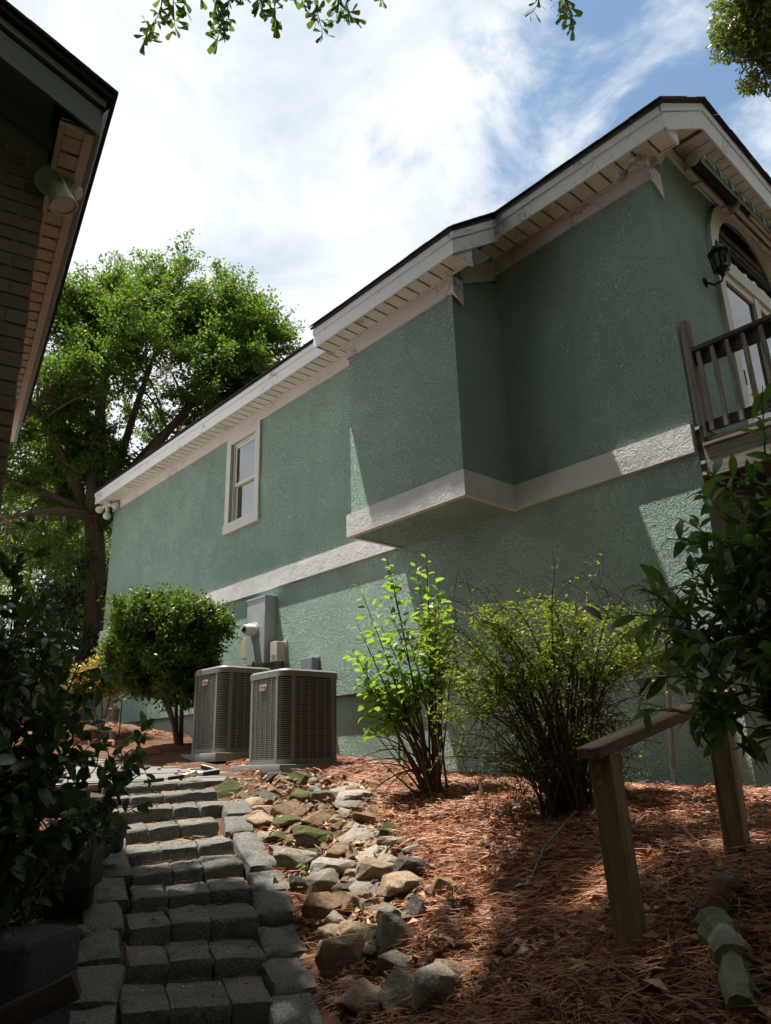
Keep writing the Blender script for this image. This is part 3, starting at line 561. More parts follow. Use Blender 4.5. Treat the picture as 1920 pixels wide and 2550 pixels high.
def brick(c, ax, ay, l):
    m_ = Matrix([[ax[i] * l, ay[i] * .05, Zv[i] * .062, c[i]] for i in range(3)] + [[0, 0, 0, 1]]); add('brick', brk, None, wl_, mw=m_)
row = 0; z = .30
while z < 3.35:
    p = WC; l0 = .095 if row % 2 else .198
    while p > -.62:
        l = l0 if p == WC else .198
        zt = 3.02 + max(0, (WC - p)) * .52
        if z < zt - .04: brick(ep(GE + .031 + random.uniform(-.004, .002), p - l/2 + random.uniform(-.003, .003), z + random.uniform(-.002, .002)), P_, E_, l)
        p -= l + .0105
    row += 1; z += .0745
vb = []; fb = []; row = 0; z = -1.0
while z < 2.95:
    e = GE + .012 + (.10 if row % 2 else .205)
    while e < FARE - .45:
        b0 = [ep(e + a, WC - .012 + p, z + c) for c in (-.031, .031) for a, p in ((.005, 0), (.199, 0), (.199, .006), (.005, .006))]; k = len(vb); vb += b0; fb += [(k, k+3, k+2, k+1), (k+4, k+5, k+6, k+7), (k, k+1, k+5, k+4), (k+1, k+2, k+6, k+5), (k+2, k+3, k+7, k+6), (k+3, k, k+4, k+7)]; e += .2085
    row += 1; z += .0745
add('side_bricks', mk(np.array(vb), np.array(fb)), 'brick', bh, kind='stuff')
so = part('soffit_backing', MB().prism([ep(GE - .27, WC + .012, HS + .014), ep(GE - .27, .30, HS + .014), ep(FARE, .30, HS + .014), ep(FARE, WC + .012, HS + .014)], (0, 0, .012)), 'black_metal', bh)
sp_ = MB().box((-.052, -.0, -.006), (.052, 1, .010)).mesh(bevel=.002, seg=1); sp_.materials.append(MATS['shed_soffit'])
n = int((FARE - GE + .22) / .122)
for i in range(n):
    c = ep(GE - .20 + (i + .5) * .122, WC + .035, HS); add('soffit_panel', sp_, None, bh, mw=Matrix([[E_[j], P_[j] * .112, Zv[j], c[j]] for j in range(3)] + [[0, 0, 0, 1]]))
part('soffit_trim', MB().prism([ep(GE - .26, WC + .008, HS - .010), ep(GE - .26, WC + .034, HS - .010), ep(FARE, WC + .034, HS - .010), ep(FARE, WC + .008, HS - .010)], (0, 0, .024)), 'shed_trim', bh)
part('soffit_trim', MB().prism([ep(GE - .26, .2485, HS - .014), ep(GE - .26, .294, HS - .014), ep(FARE, .294, HS - .014), ep(FARE, .2485, HS - .014)], (0, 0, .026)), 'shed_trim', bh)
part('soffit_trim', MB().prism([ep(GE - .262, WC + .036, HS - .012), ep(GE - .262, .247, HS - .012), ep(GE - .205, .247, HS - .012), ep(GE - .205, WC + .036, HS - .012)], (0, 0, .024)), 'shed_trim', bh)
part('eave_board', MB().prism([ep(GE - .28, .296, HS - .014), ep(GE - .28, .318, HS - .014), ep(FARE + .01, .318, HS - .014), ep(FARE + .01, .296, HS - .014)], (0, 0, .16)), 'shed_board', bh)
sl = .52
def rk(e, p0, dz0, dz1, p1=-3.0): return [ep(e, p0, HS + dz0), ep(e, p1, HS + dz0 + (p0 - p1) * sl), ep(e, p1, HS + dz1 + (p0 - p1) * sl), ep(e, p0, HS + dz1)]
part('rake_board', MB().prism(rk(GE - .29, .30, -.012, .135), E_ * .02), 'shed_board', bh)
part('rake_strip', MB().prism(rk(GE - .305, .325, .145, .185), E_ * .03), 'shed_board', bh)
part('rake_soffit', MB().prism(rk(GE - .268, .10, .125, .14), E_ * .28), 'shed_board', bh)
for k in range(6): part('rake_soffit_batten', MB().prism(rk(GE - .262, -.06 - k * .16, .215, .224, -.075 - k * .16), E_ * .26), 'black_metal', bh)
part('rake_frieze', MB().prism(rk(GE - .03, WC, .03, .16), E_ * .025), 'shed_board', bh)
rb = part('roof', MB().prism(rk(GE - .33, .36, .187, .215), E_ * (FARE - GE + .36)), 'shingle', bh)
for k in range(14):
    p0 = .372 - k * .14; part('shingle', MB().prism(rk(GE - .345, p0, .217 + (.372 - p0) * sl, .234 + (.372 - p0) * sl + random.uniform(0, .004), p0 - .15), E_ * .32), 'shingle', rb)
part('shingle', MB().prism([ep(GE - .02, .372, HS + .216), ep(FARE + .02, .372, HS + .216), ep(FARE + .02, .24, HS + .285), ep(GE - .02, .24, HS + .285)], (0, 0, .012)), 'shingle', rb)
part('drip_edge', MB().prism([ep(GE - .29, .319, HS + .14), ep(FARE + .01, .319, HS + .14), ep(FARE + .01, .345, HS + .186), ep(GE - .29, .345, HS + .186)], (0, 0, -.02)), 'black_metal', bh)

fl = empty('security_floodlight', onZ(166, 462, HS - .01), 'twin lamp security light on the brick building soffit', 'floodlight')
fc = np.array(fl.location)
part('mounting_plate', MB().lathe([(.055, 0), (.055, -.025), (.03, -.035)], fc, n=20), 'lamp_green', fl, smooth=True)
part('motion_sensor', MB().lathe([(.026, -.0), (.034, .01), (.034, .06), (.026, .07)], hz(172, 474, 3.5), (.6, .45, -.4), 12), 'lamp_cream', fl, smooth=True)
for lens, d, mt in ((hz(122, 452, 3.40), (.80, -.30, -.52), 'lamp_green'), (hz(158, 512, 3.42), (.18, .28, -.92), 'lamp_cream')):
    d = np.array(d) / np.linalg.norm(d); k = 1.15; s = lens - d * .12 * k
    part('arm', MB().tube([fc + np.array([0, 0, -.02]), (fc + s) / 2 + np.array([0, 0, -.03]), s], .014, 8), mt, fl)
    part('lamp_shade', MB().lathe([(r_ * k, h_ * k) for r_, h_ in ((.02, -.03), (.034, -.015), (.04, .03), (.056, .11), (.060, .125), (.054, .127), (.045, .118), (.004, .117))], s, d, 24), mt, fl, smooth=True)

# ------------------------------------------------------------------ steps, edging, patio
from mathutils import noise as mnoise
def rough_block(l, d, h, bev=.022, amp=.006, cuts=2):
    """weathered concrete block, centred, with worn edges"""
    bm = bmesh.new(); bmesh.ops.create_cube(bm, size=1); bmesh.ops.scale(bm, vec=(l, d, h), verts=bm.verts)
    bmesh.ops.bevel(bm, geom=list(bm.edges), offset=min(bev, h * .3), segments=2, affect='EDGES', profile=.6)
    bmesh.ops.subdivide_edges(bm, edges=[e for e in bm.edges if e.calc_length() > .07], cuts=cuts, use_grid_fill=True)
    o = Vector((random.uniform(-50, 50), random.uniform(-50, 50), 0))
    for v in bm.verts:
        v.co += v.normal * (mnoise.noise(v.co * 9 + o) * amp * 1.6 + mnoise.noise(v.co * 28 + o) * amp)
    me = bpy.data.meshes.new('m'); bm.to_mesh(me); bm.free(); me.polygons.foreach_set('use_smooth', np.ones(len(me.polygons), bool)); me.set_sharp_from_angle(angle=R(50)); return me
def frame(c, ax, ay, az): return Matrix([[ax[i], ay[i], az[i], c[i]] for i in range(3)] + [[0, 0, 0, 1]])
def unit(v): v = np.asarray(v, float); return v / np.linalg.norm(v)
def oriented(c, ax, ay):
    ax = unit(ax); ay = np.asarray(ay, float); ay = unit(ay - ax * (ay @ ax)); return frame(c, ax, ay, np.cross(ax, ay))
CL3 = np.array([CL[0], CL[1], 0.0]); TR3 = np.array([TR[0], TR[1], 0.0])
st = empty('garden_steps', NOSE[0][2] + np.array([0, 0, -.2]), 'flight of ten low grey concrete block steps climbing to the patio', 'steps')
cuts_n = [3, 3, 3, 3, 3, 3, 3, 4, 4, 4]
def lay_step(Lp, Rp, n, depth, dz, hgt):
    u = Rp - Lp; ln = np.linalg.norm(u); u /= ln; e = [0.0] + [(k + random.uniform(-.2, .2)) / n for k in range(1, n)] + [1.0]
    for k in range(n):
        l = (e[k+1] - e[k]) * ln - .002; c = Lp + u * ((e[k] + e[k+1]) / 2 * ln) + CL3 * (depth / 2) + np.array([0, 0, -hgt / 2 + dz + random.uniform(-.003, .003)])
        add('block', rough_block(l, depth, hgt, .022, .011), 'block', st, mw=oriented(c, u + CL3 * random.uniform(-.025, .025), CL3 + np.array([0, 0, .03 + random.uniform(-.01, .01)])))
for i, (Lp, Rp, P) in enumerate(NOSE): lay_step(Lp, Rp, cuts_n[i], .41, 0, .15)
lay_step(NOSE[0][0] - CL3 * .42 + np.array([.0, -.02, -.10]), NOSE[0][1] - CL3 * .42 + np.array([0, 0, -.10]), 3, .37, 0, .135)
lay_step(NOSE[0][0] - CL3 * .84 + np.array([.0, -.02, -.20]), NOSE[0][1] - CL3 * .84 + np.array([0, 0, -.20]), 3, .37, 0, .135)
part('mortar_bed', MB().raw(*(lambda pts: (pts, [(2*i, 2*i+1, 2*i+3, 2*i+2) for i in range(len(pts)//2 - 1)]))([q for (Lp, Rp, P) in NOSE for q in (Lp + CL3 * .2 + np.array([0, 0, -.075]), Rp + CL3 * .2 + np.array([0, 0, -.075]))])), 'mortar', st)
re_ = empty('block_edging', NOSE[0][1] + TR3 * .16 + np.array([0, 0, -.2]), 'line of rough grey concrete blocks edging the right side of the steps', 'edging')
le_ = empty('block_edging', NOSE[0][0] - TR3 * .16 + np.array([0, 0, -.2]), 'line of rough grey concrete blocks edging the left side of the steps', 'edging')
SLP = unit(NOSE[6][2] - NOSE[0][2])
def edge_blocks(par, side, i0, i1, per, off):
    pts = [(n_[1] if side > 0 else n_[0]) for n_ in NOSE]; pts = [pts[0] + (pts[0] - pts[1]) * 2, pts[0] + (pts[0] - pts[1])] + pts
    tot = (i1 - i0) * per; k = 0
    for k in range(int(tot)):
        t = i0 + (k + .5) / per; a = int(t); fr = t - a; p = pts[a] * (1 - fr) + pts[min(a + 1, len(pts) - 1)] * fr; stp = np.linalg.norm(pts[min(a+1, len(pts)-1)] - pts[a])
        c = p + TR3 * side * (off + random.uniform(-.015, .02)) + CL3 * .18 + np.array([0, 0, -.055 + random.uniform(-.012, .012)])
        ax = unit(TR3 + CL3 * random.uniform(-.12, .12) + np.array([0, 0, random.uniform(-.05, .05)])); add('block', rough_block(.235 + random.uniform(-.02, .03), stp / per - .012, .17, .05, .013), 'block', par, mw=oriented(c, ax, SLP + np.array([0, 0, random.uniform(-.06, .02)])))
edge_blocks(re_, 1, 0, 9, 1.12, .125); edge_blocks(le_, -1, 0, 8, 1.06, .13)
pa = empty('patio', NOSE[9][2] + CL3 * 2, kind='structure')
PJ = NOSE[9][2] + CL3 * .36
def patio_z(c): return -.165 + .082 * float((c - PJ) @ CL3)
SLC = unit(CL3 + np.array([0, 0, .082])); v_ = 0.0; r_ = 0
slabs = {}
while v_ < 4.3:
    dep = random.choice((.30, .30, .36)); u_ = -1.05 + (r_ % 2) * .2
    while u_ < 1.0 - .12 * v_:
        ln = random.choice((.45, .6, .6)); c = PJ + CL3 * (v_ + dep / 2) + TR3 * (u_ + ln / 2); c[2] = patio_z(c) - .03 + random.uniform(-.004, .004)
        key = (ln, dep)
        if key not in slabs: slabs[key] = rough_block(ln - .034, dep - .034, .055, .010, .004, 1); slabs[key].materials.append(MATS['slab'])
        add('slab', slabs[key], None, pa, mw=oriented(c, TR3 + CL3 * random.uniform(-.012, .012), SLC)); u_ += ln
    v_ += dep; r_ += 1
be = empty('brick_edging', hz(380, 1872, 10.6), 'short row of red bricks at the far edge of the patio', 'edging')
for px, py, d, a in ((378, 1872, 10.6, .1), (345, 1874, 10.6, .15), (300, 1852, 11.2, .3), (265, 1850, 11.3, .25), (240, 1848, 11.3, .2), (215, 1846, 11.4, .4), (190, 1846, 11.4, .35), (160, 1844, 11.5, .4)):
    c = hz(px, py, d); add('brick', rough_block(.2, .1, .065, .006, .002, 1), 'garden_brick', be, mw=Matrix.Translation(c) @ Matrix.Rotation(1.2 + a, 4, 'Z') @ Matrix.Rotation(random.uniform(-.2, .2), 4, 'X'))
# retaining blocks on the left
def single(name, px, py, d, dims, mat, label, cat, yaw=0, tilt=(0, 0), bev=.02, group=None):
    c = hz(px, py, d); a = CAM[0] * math.cos(yaw) + CAM[2] * math.sin(yaw); a[2] = 0; b = np.array([-a[1], a[0], 0])
    return add(name, rough_block(*dims, bev, .012), mat, None, label, cat, group, mw=oriented(c, a + np.array([0, 0, tilt[0]]), b + np.array([0, 0, tilt[1]])))
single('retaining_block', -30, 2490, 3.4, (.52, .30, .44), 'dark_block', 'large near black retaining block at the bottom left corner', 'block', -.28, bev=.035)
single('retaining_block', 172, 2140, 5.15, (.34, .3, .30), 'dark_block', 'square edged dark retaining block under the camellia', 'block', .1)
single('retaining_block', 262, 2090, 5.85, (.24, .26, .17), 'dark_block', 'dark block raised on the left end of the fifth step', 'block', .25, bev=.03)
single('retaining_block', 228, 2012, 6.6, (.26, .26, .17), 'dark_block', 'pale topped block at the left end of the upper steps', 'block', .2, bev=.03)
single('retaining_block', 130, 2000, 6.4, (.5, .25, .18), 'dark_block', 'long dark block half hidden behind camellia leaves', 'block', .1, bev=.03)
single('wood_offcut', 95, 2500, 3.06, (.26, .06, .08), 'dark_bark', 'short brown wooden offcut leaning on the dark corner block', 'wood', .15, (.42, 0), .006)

# ------------------------------------------------------------------ air conditioners
def rrect(x0, x1, y0, y1, r, n=6):
    pts = []
    for cx, cy, a0 in ((x1 - r, y0 + r, -90), (x1 - r, y1 - r, 0), (x0 + r, y1 - r, 90), (x0 + r, y0 + r, 180)):
        for i in range(n + 1): a = R(a0 + 90 * i / n); pts.append((cx + r * math.cos(a), cy + r * math.sin(a)))
    return pts
def loop_slab(mb, outer, inner, z0, z1):
    n = len(outer); v = [(*p, z0) for p in outer] + [(*p, z1) for p in outer] + [(*p, z1) for p in inner] + [(*p, z0) for p in inner]; f = []
    for i in range(n):
        j = (i + 1) % n
        for a, b in ((0, 1), (1, 2), (2, 3), (3, 0)): f.append((a*n + i, a*n + j, b*n + j, b*n + i))
    mb.raw(v, f)
def ac_unit(x0, x1, y0, y1, z0, h, label, pad_label):
    t = empty('air_conditioner', ((x0 + x1)/2, (y0 + y1)/2, z0), label, 'air conditioner', 'air conditioners beside the wall')
    r = .13; o = rrect(x0, x1, y0, y1, r); i_ = rrect(x0 + .008, x1 - .008, y0 + .008, y1 - .008, r - .008); core = rrect(x0 + .03, x1 - .03, y0 + .03, y1 - .03, r - .03); zt = z0 + h
    mb = MB(); mb.prism([(*p, z0 + .05) for p in core], (0, 0, h - .12)); part('coil', mb, 'ac_dark', t)
    mb = MB(); loop_slab(mb, o, core, z0, z0 + .055); part('base_pan', mb, 'ac_metal', t)
    mb = MB(); n = 44; a = z0 + .062; st_ = (h - .15) / n
    for k in range(n): loop_slab(mb, o, i_, a + k * st_, a + k * st_ + st_ * .46)
    part('louver_slats', mb, 'ac_metal', t, kind='stuff')
    mb = MB(); z1 = zt - .07; T = .004
    for k in range(6):
        x = x0 + r + (x1 - x0 - 2*r) * k / 5; wd = .022 if k in (0, 5) else .005
        for y, s in ((y0, -1), (y1, 1)): mb.box((x - wd, y + s * T, z0 + .054), (x + wd, y - s * .008, z1))
        y = y0 + r + (y1 - y0 - 2*r) * k / 5
        for x_, s in ((x0, -1), (x1, 1)): mb.box((x_ + s * T, y - wd, z0 + .054), (x_ - s * .008, y + wd, z1))
    part('panel_ribs', mb, 'ac_metal', t)
    o2 = rrect(x0 - .008, x1 + .008, y0 - .008, y1 + .008, r + .008); o3 = rrect(x0 + .02, x1 - .02, y0 + .02, y1 - .02, r - .02); mb = MB(); nn = len(o2)
    mb.raw([(*p, zt - .085) for p in o2] + [(*p, zt - .022) for p in o2] + [(*p, zt) for p in o3], [(i, (i+1) % nn, nn + (i+1) % nn, nn + i) for i in range(nn)] + [(nn + i, nn + (i+1) % nn, 2*nn + (i+1) % nn, 2*nn + i) for i in range(nn)] + [tuple(range(2*nn, 3*nn))])
    part('top_cover', mb, 'ac_metal', t, smooth=True)
    bx, bz = x0 + (x1 - x0) * .5 - .02, zt - .185; bp = [(bx - .07 + q[0], q[1]) for q in rrect(0, .14, bz - .033, bz + .033, .03, 5)]
    bd = part('badge', MB().prism([(p[0], y0 - .006, p[1]) for p in bp], (0, -.010, 0)), 'badge', t)
    cu = bpy.data.curves.new('t', 'FONT'); cu.body = 'LENNOX'; cu.size = .032; cu.align_x = 'CENTER'; cu.align_y = 'CENTER'; cu.extrude = .0015; cu.shear = .25; cu.offset = .0012
    ob = bpy.data.objects.new('t', cu); COL.objects.link(ob); dg = bpy.context.evaluated_depsgraph_get(); me = bpy.data.meshes.new_from_object(ob.evaluated_get(dg)); bpy.data.objects.remove(ob)
    me.materials.clear(); add('lettering', me, 'badge_red', bd, mw=Matrix.Translation((bx, y0 - .0175, bz)) @ Matrix.Rotation(R(90), 4, 'X'))
    mb = MB(); loop_slab(mb, [(p[0], p[1]) for p in rrect(bx - .064, bx + .064, bz - .028, bz + .028, .026, 5)], [(p[0], p[1]) for p in rrect(bx - .060, bx + .060, bz - .024, bz + .024, .022, 5)], 0, .002)
    mb.v = [(p[0], y0 - .0163 - p[2], p[1]) for p in mb.v]; part('badge_outline', mb, 'badge_red', bd)
    add('concrete_pad', rough_block(x1 - x0 + .22, y1 - y0 + .22, .10, .008, .002, 1), 'pad_concrete', None, pad_label, 'pad', mw=Matrix.Translation(((x0+x1)/2, (y0+y1)/2, z0 - .052)))
    return t
ac_unit(-7.64, -6.88, 4.68, 5.48, -.035, 1.005, 'nearer louvred brown air conditioner beside the rock bed', 'grey concrete pad under the nearer air conditioner')
ac_unit(-9.22, -8.42, 4.80, 5.58, .115, 1.055, 'farther louvred brown air conditioner beside the clipped shrub', 'grey concrete pad under the farther air conditioner')

# ------------------------------------------------------------------ meter and utility boxes
def wallbox(tl, tr, bl, br, yf):
    A, B, C_, D_ = onY(*tl, yf), onY(*tr, yf), onY(*bl, yf), onY(*br, yf); return (A[0] + C_[0]) / 2, (B[0] + D_[0]) / 2, (C_[2] + D_[2]) / 2, (A[2] + B[2]) / 2
k_ = lambda x, y: (460 + x / 3.967, 1460 + y / 3.967)
mt = empty('electric_meter_box', (-9.2, 5.9, 1.2), 'tall grey electric meter box with round meter below the pale band', 'meter box')
x0, x1, z0, z1 = wallbox(k_(622, 140), k_(805, 90), k_(600, 790), k_(772, 758), 5.80); z1 = min(z1, ZB0 - .01)
part('cabinet', MB().box((x0, 5.80, z0), (x1, 5.999, z1)), 'grey_metal', mt, bevel=.006); part('lid', MB().box((x0 - .008, 5.79, z1 - .02), (x1 + .008, 5.999, z1 + .006)), 'grey_metal', mt)
mc = onY(*k_(690, 435), 5.80); part('meter_collar', MB().lathe([(.115, 0), (.115, .012), (.095, .02)], (mc[0], 5.80, mc[2]), (0, -1, 0), 24), 'grey_metal', mt, smooth=True)
part('meter', MB().lathe([(.088, .012), (.088, .10), (.078, .115), (.07, .165), (.055, .172), (.003, .173)], (mc[0], 5.80, mc[2]), (0, -1, 0), 24), 'meter_white', mt, smooth=True)
part('meter_face', MB().lathe([(.05, .1735), (.004, .176)], (mc[0], 5.80, mc[2]), (0, -1, 0), 16), 'glass', mt); part('seal_tab', MB().box((mc[0] - .05, 5.612, mc[2] - .03), (mc[0] - .03, 5.63, mc[2] + .01)), 'black_metal', mt)
lk = onY(*k_(680, 765), 5.795); part('latch', MB().box((lk[0] - .012, 5.78, lk[2] - .05), (lk[0] + .012, 5.799, lk[2] + .03)), 'black_metal', mt)
part('conduit', MB().tube([((x0+x1)/2 + .05, 5.9, z0), ((x0+x1)/2 + .05, 5.9, .1)], .03, 10), 'grey_pipe', mt)
def ubox(name, label, px, yf, mat, cut, extra=None):
    x0, x1, z0, z1 = wallbox(*px, yf); t = empty(name, ((x0+x1)/2, 5.98, z0), label, 'utility box')
    part('back_plate', MB().box((x0 - .012, 5.985, z0 - .012), (x1 + .012, 5.999, z1 + .012)), mat, t)
    c = cut; mb = MB(); mb.prism([(x0 + c, yf, z0), (x1 - c, yf, z0), (x1 - c, yf, z1 - c), ((x0 + x1)/2, yf, z1), (x0 + c, yf, z1 - c)] if c else [(x0, yf, z0), (x1, yf, z0), (x1, yf, z1), (x0, yf, z1)], (0, 5.984 - yf, 0)); part('cover', mb, mat, t, bevel=.008); return t, x0, x1, z0, z1
t, x0, x1, z0, z1 = ubox('utility_box', 'beige cable box on the wall right of the meter', (k_(845, 545), k_(925, 535), k_(832, 750), k_(905, 740)), 5.84, 'beige_plastic', .01)
em = MB(); xm = (x0 + x1)/2; zq = z0 + .075
em.box((xm - .04, 5.833, zq - .028), (xm - .036, 5.839, zq + .028)); em.box((xm - .04, 5.833, zq + .024), (xm + .04, 5.839, zq + .028)); em.tube([(xm + .0 + .022*math.cos(a), 5.836, zq + .022*math.sin(a)) for a in np.linspace(.6, 5.6, 14)], .003, 5); em.box((xm - .02, 5.833, zq - .004), (xm + .03, 5.839, zq + .001))
part('embossed_mark', em, 'beige_plastic', t); part('cable', MB().tube([(x1 - .03, 5.95, z0), (x1 - .03, 5.95, z0 - .2), (x1 - .1, 5.97, .2)], .012, 8), 'black_rubber', t)
ubox('utility_box', 'tan cover box peeking out left of the meter box', (k_(552, 520), k_(612, 500), k_(550, 722), k_(612, 716)), 5.88, 'tan_plastic', .012)
ubox('junction_box', 'small blue grey metal box right of the utility boxes', (k_(1146, 715), k_(1255, 700), k_(1143, 860), k_(1255, 852)), 5.87, 'blue_grey_metal', 0)
add('wall_pipe', MB().tube([(*onY(1668, 1640, 5.95)[:1], 5.95, 1.25), (onY(1668, 1760, 5.95)[0], 5.95, .4), (onY(1672, 1900, 5.93)[0], 5.93, -.15), (onY(1685, 1965, 5.85)[0], 5.85, -.42)], .022, 8).mesh(smooth=True), 'grey_pipe', None, 'thin grey pipe running down the stucco near the wooden handrail', 'pipe')
sp0 = ground(995, 1912); add('garden_stake', MB().tube([sp0 - np.array([0, 0, .05]), sp0 + np.array([-.01, .01, .42])], .014, 7).mesh(), 'fence_wood', None, 'thin grey garden stake at the wall behind the bright green shrub', 'stake')

# ------------------------------------------------------------------ wooden handrail
hr = empty('wooden_handrail', (-1.69, 3.1, -.6), 'short sloping wooden handrail on two square posts', 'handrail')
pa0 = hz(1578, 2350, 3.2); pa1 = hz(1503, 1876, 3.2); pb0 = hz(1838, 2134, 3.95); pb1 = hz(1785, 1752, 3.95)
def post(p0, p1, w, yaw):
    mb = MB(); a = np.array([math.cos(yaw), math.sin(yaw), 0]) * w; b = np.array([-math.sin(yaw), math.cos(yaw), 0]) * w; p0 = np.array([p0[0], p0[1], p0[2] - .15]); c = [(-a - b), (a - b), (a + b), (-a + b)]
    mb.raw([p0 + q for q in c] + [p1 + q + np.array([0, 0, .0]) for q in c], [(0,3,2,1),(4,5,6,7),(0,1,5,4),(1,2,6,5),(2,3,7,6),(3,0,4,7)]); return mb
part('post', post(pa0, pa1, .047, .12), 'post_wood', hr, bevel=.005); part('post', post(pb0, pb1, .047, .12), 'post_wood', hr, bevel=.005)
rd = unit(pb1 - pa1); ru = unit(np.cross(rd, (1, 0, .0))); rs = np.cross(rd, ru)
c0 = pa1 - rd * .10; c1 = pb1 + rd * .10; mid = (c0 + c1) / 2 + np.array([0, 0, .024])
mb = MB().obox((0, 0, 0), (.056, 0, 0), (0, np.linalg.norm(c1 - c0)/2, 0), (0, 0, .022)); rm = mb.mesh(bevel=.005, seg=1); add('rail', rm, 'rail_wood', hr, mw=oriented(mid, np.cross(rd, (0, 0, 1)), rd))

for p_, q_ in ((pa1, -1), (pb1, 1)):
    for dz in (-.05, -.11): part('bolt', MB().lathe([(.011, 0), (.011, .006), (.004, .008)], p_ + np.array([.0, -.048, dz]), (.12, -1, 0), 8), 'steel', hr)
# ------------------------------------------------------------------ log pieces, spray wand, lantern, fence
def log(name, pts, r, mat, label):
    P = [ground(*p) for p in pts]; P = [p + np.array([0, 0, q * .85]) for p, q in zip(P, r)]; n = 9; bm_pts = []; rr = []
    for i in range(n):
        t = i / (n - 1) * (len(P) - 1); a = min(int(t), len(P) - 2); f_ = t - a; bm_pts.append(P[a] * (1 - f_) + P[a+1] * f_); rr.append((r[a] * (1 - f_) + r[a+1] * f_) * random.uniform(.85, 1.12) * (.75 if i in (0, n-1) else 1))
    me = MB().tube(bm_pts, rr, 10).mesh(); o = Vector((random.random() * 30, 3, 5))
    for v in me.vertices: v.co += Vector((mnoise.noise(v.co * 12 + o), mnoise.noise(v.co * 12 + o * 2), mnoise.noise(v.co * 12 + o * 3))) * .016
    add(name, me, mat, None, label, 'log')
log('log', [(1838, 2238), (1815, 2265)], [.05, .06], 'lichen_wood', 'stubby lichen topped log end at the back of the rotten log row')
log('log', [(1818, 2256), (1770, 2345)], [.062, .058], 'reddish_wood', 'reddish brown bare rotten log piece between lichen covered pieces')
log('log', [(1776, 2335), (1838, 2445)], [.06, .066], 'lichen_wood', 'flat topped grey green lichen covered log piece')
log('log', [(1828, 2432), (1856, 2560)], [.055, .05], 'lichen_wood', 'splintered pale log piece at the bottom right corner')
add('trimmed_stub', MB().tube([ground(1208, 2008) - np.array([0, 0, .03]), ground(1208, 2008) + np.array([-.03, .01, .10]), ground(1208, 2008) + np.array([-.055, .02, .19])], [.022, .018, .015], 7).mesh(), 'bark', None, 'cut woody stub in the mulch right of the bright shrub', 'stub')
sw = empty('spray_wand', hz(470, 1935, 7.9), 'black handled spray wand with brass fitting lying along the patio edge', 'spray wand')
q = [hz(*p) for p in ((60, 1962, 7.75), (200, 1952, 7.8), (365, 1945, 7.85))]; part('tube', MB().tube(q, .011, 8), 'steel', sw)
part('sleeve', MB().tube([hz(358, 1946, 7.85), hz(408, 1940, 7.86)], .021, 10), 'black_rubber', sw, smooth=True); part('sleeve', MB().tube([hz(418, 1938, 7.86), hz(458, 1932, 7.87)], .021, 10), 'black_rubber', sw, smooth=True)
part('coupling', MB().tube([hz(456, 1932, 7.87), hz(470, 1930, 7.87), hz(478, 1928, 7.87)], [.016, .024, .015], 10), 'brass', sw); part('valve', MB().tube([hz(474, 1929, 7.87), hz(486, 1926, 7.87), hz(492, 1927, 7.87), hz(506, 1927, 7.87)], [.02, .034, .02, .024], 10), 'steel', sw)
part('hose_tail', MB().tube([hz(480, 1924, 7.9), hz(468, 1916, 7.98), hz(500, 1914, 8.02), hz(516, 1918, 8.0)], .009, 7), 'tan_plastic', sw, smooth=True)
part('grip', MB().tube([hz(504, 1927, 7.87), hz(524, 1924, 7.88), hz(546, 1921, 7.88)], [.024, .03, .032], 10), 'black_rubber', sw, smooth=True); part('handle', MB().tube([hz(542, 1922, 7.9), hz(528, 1915, 7.96), hz(504, 1909, 8.02)], [.03, .026, .028], 10), 'black_rubber', sw, smooth=True)
hk = hz(298, 1816, 12.4); ltn = empty('hanging_lantern', hk, 'reddish lattice lantern on a black hook by the amber shrub', 'lantern')
top = hz(298, 1750, 12.4)[2]; hp = [(hk[0], hk[1], hk[2] - .1), (hk[0], hk[1], top)]; lat = np.array([CAM[0][0], CAM[0][1], 0]); lat /= np.linalg.norm(lat)
for a in np.linspace(0, math.pi * 1.25, 12): hp.append(tuple(np.array([hk[0], hk[1], top]) - lat * .055 * (1 - math.cos(a)) + np.array([0, 0, .055 * math.sin(a)])))
part('hook', MB().tube(hp, .009, 6), 'black_metal', ltn); lc = np.array([hk[0], hk[1], 0]) - lat * .105; lc[2] = hz(280, 1798, 12.4)[2]
part('lantern_body', MB().lathe([(.055, 0), (.058, .02), (.074, .19)], lc, n=14), 'stone_lantern', ltn); part('lantern_lid', MB().lathe([(.105, .19), (.10, .205), (.05, .225), (.015, .25), (.01, .28)], lc, n=14), 'steel', ltn); part('lantern_foot', MB().lathe([(.065, -.02), (.066, 0), (.055, .01)], lc, n=14), 'steel', ltn)
la = MB()
for k in range(10):
    for s in (1, -1): la.tube([lc + np.array([(.058 + .016*u) * math.cos(.628*k + s*u*1.2) * 1.03, (.058 + .016*u) * math.sin(.628*k + s*u*1.2) * 1.03, .02 + .17*u]) for u in np.linspace(0, 1, 5)], .004, 4)
part('lattice', la, 'black_metal', ltn)
part('pedestal', MB().lathe([(.06, 0), (.05, .03), (.045, .12)], (lc[0], lc[1], tz(lc[0], lc[1]) - .02), n=12), 'rock_grey', ltn)
fn = empty('board_fence', hz(120, 1800, 16.5), 'weathered vertical board fence behind the camellia at left', 'fence')
A = hz(-60, 1640, 15.6); B = hz(262, 1648, 17.6); nb = 44
for i in range(nb):
    p = A + (B - A) * (i / nb); d = (B - A) / nb; zt = p[2] + random.uniform(-.03, .03); g = tz(p[0], p[1])
    mb = MB(); nrm = unit((-d[1], d[0], 0)) * .01; mb.prism([(p[0], p[1], g - .1), (p[0] + d[0]*.93, p[1] + d[1]*.93, g - .1), (p[0] + d[0]*.93, p[1] + d[1]*.93, zt), (p[0], p[1], zt)], nrm); part('board', mb, 'fence_wood', fn)
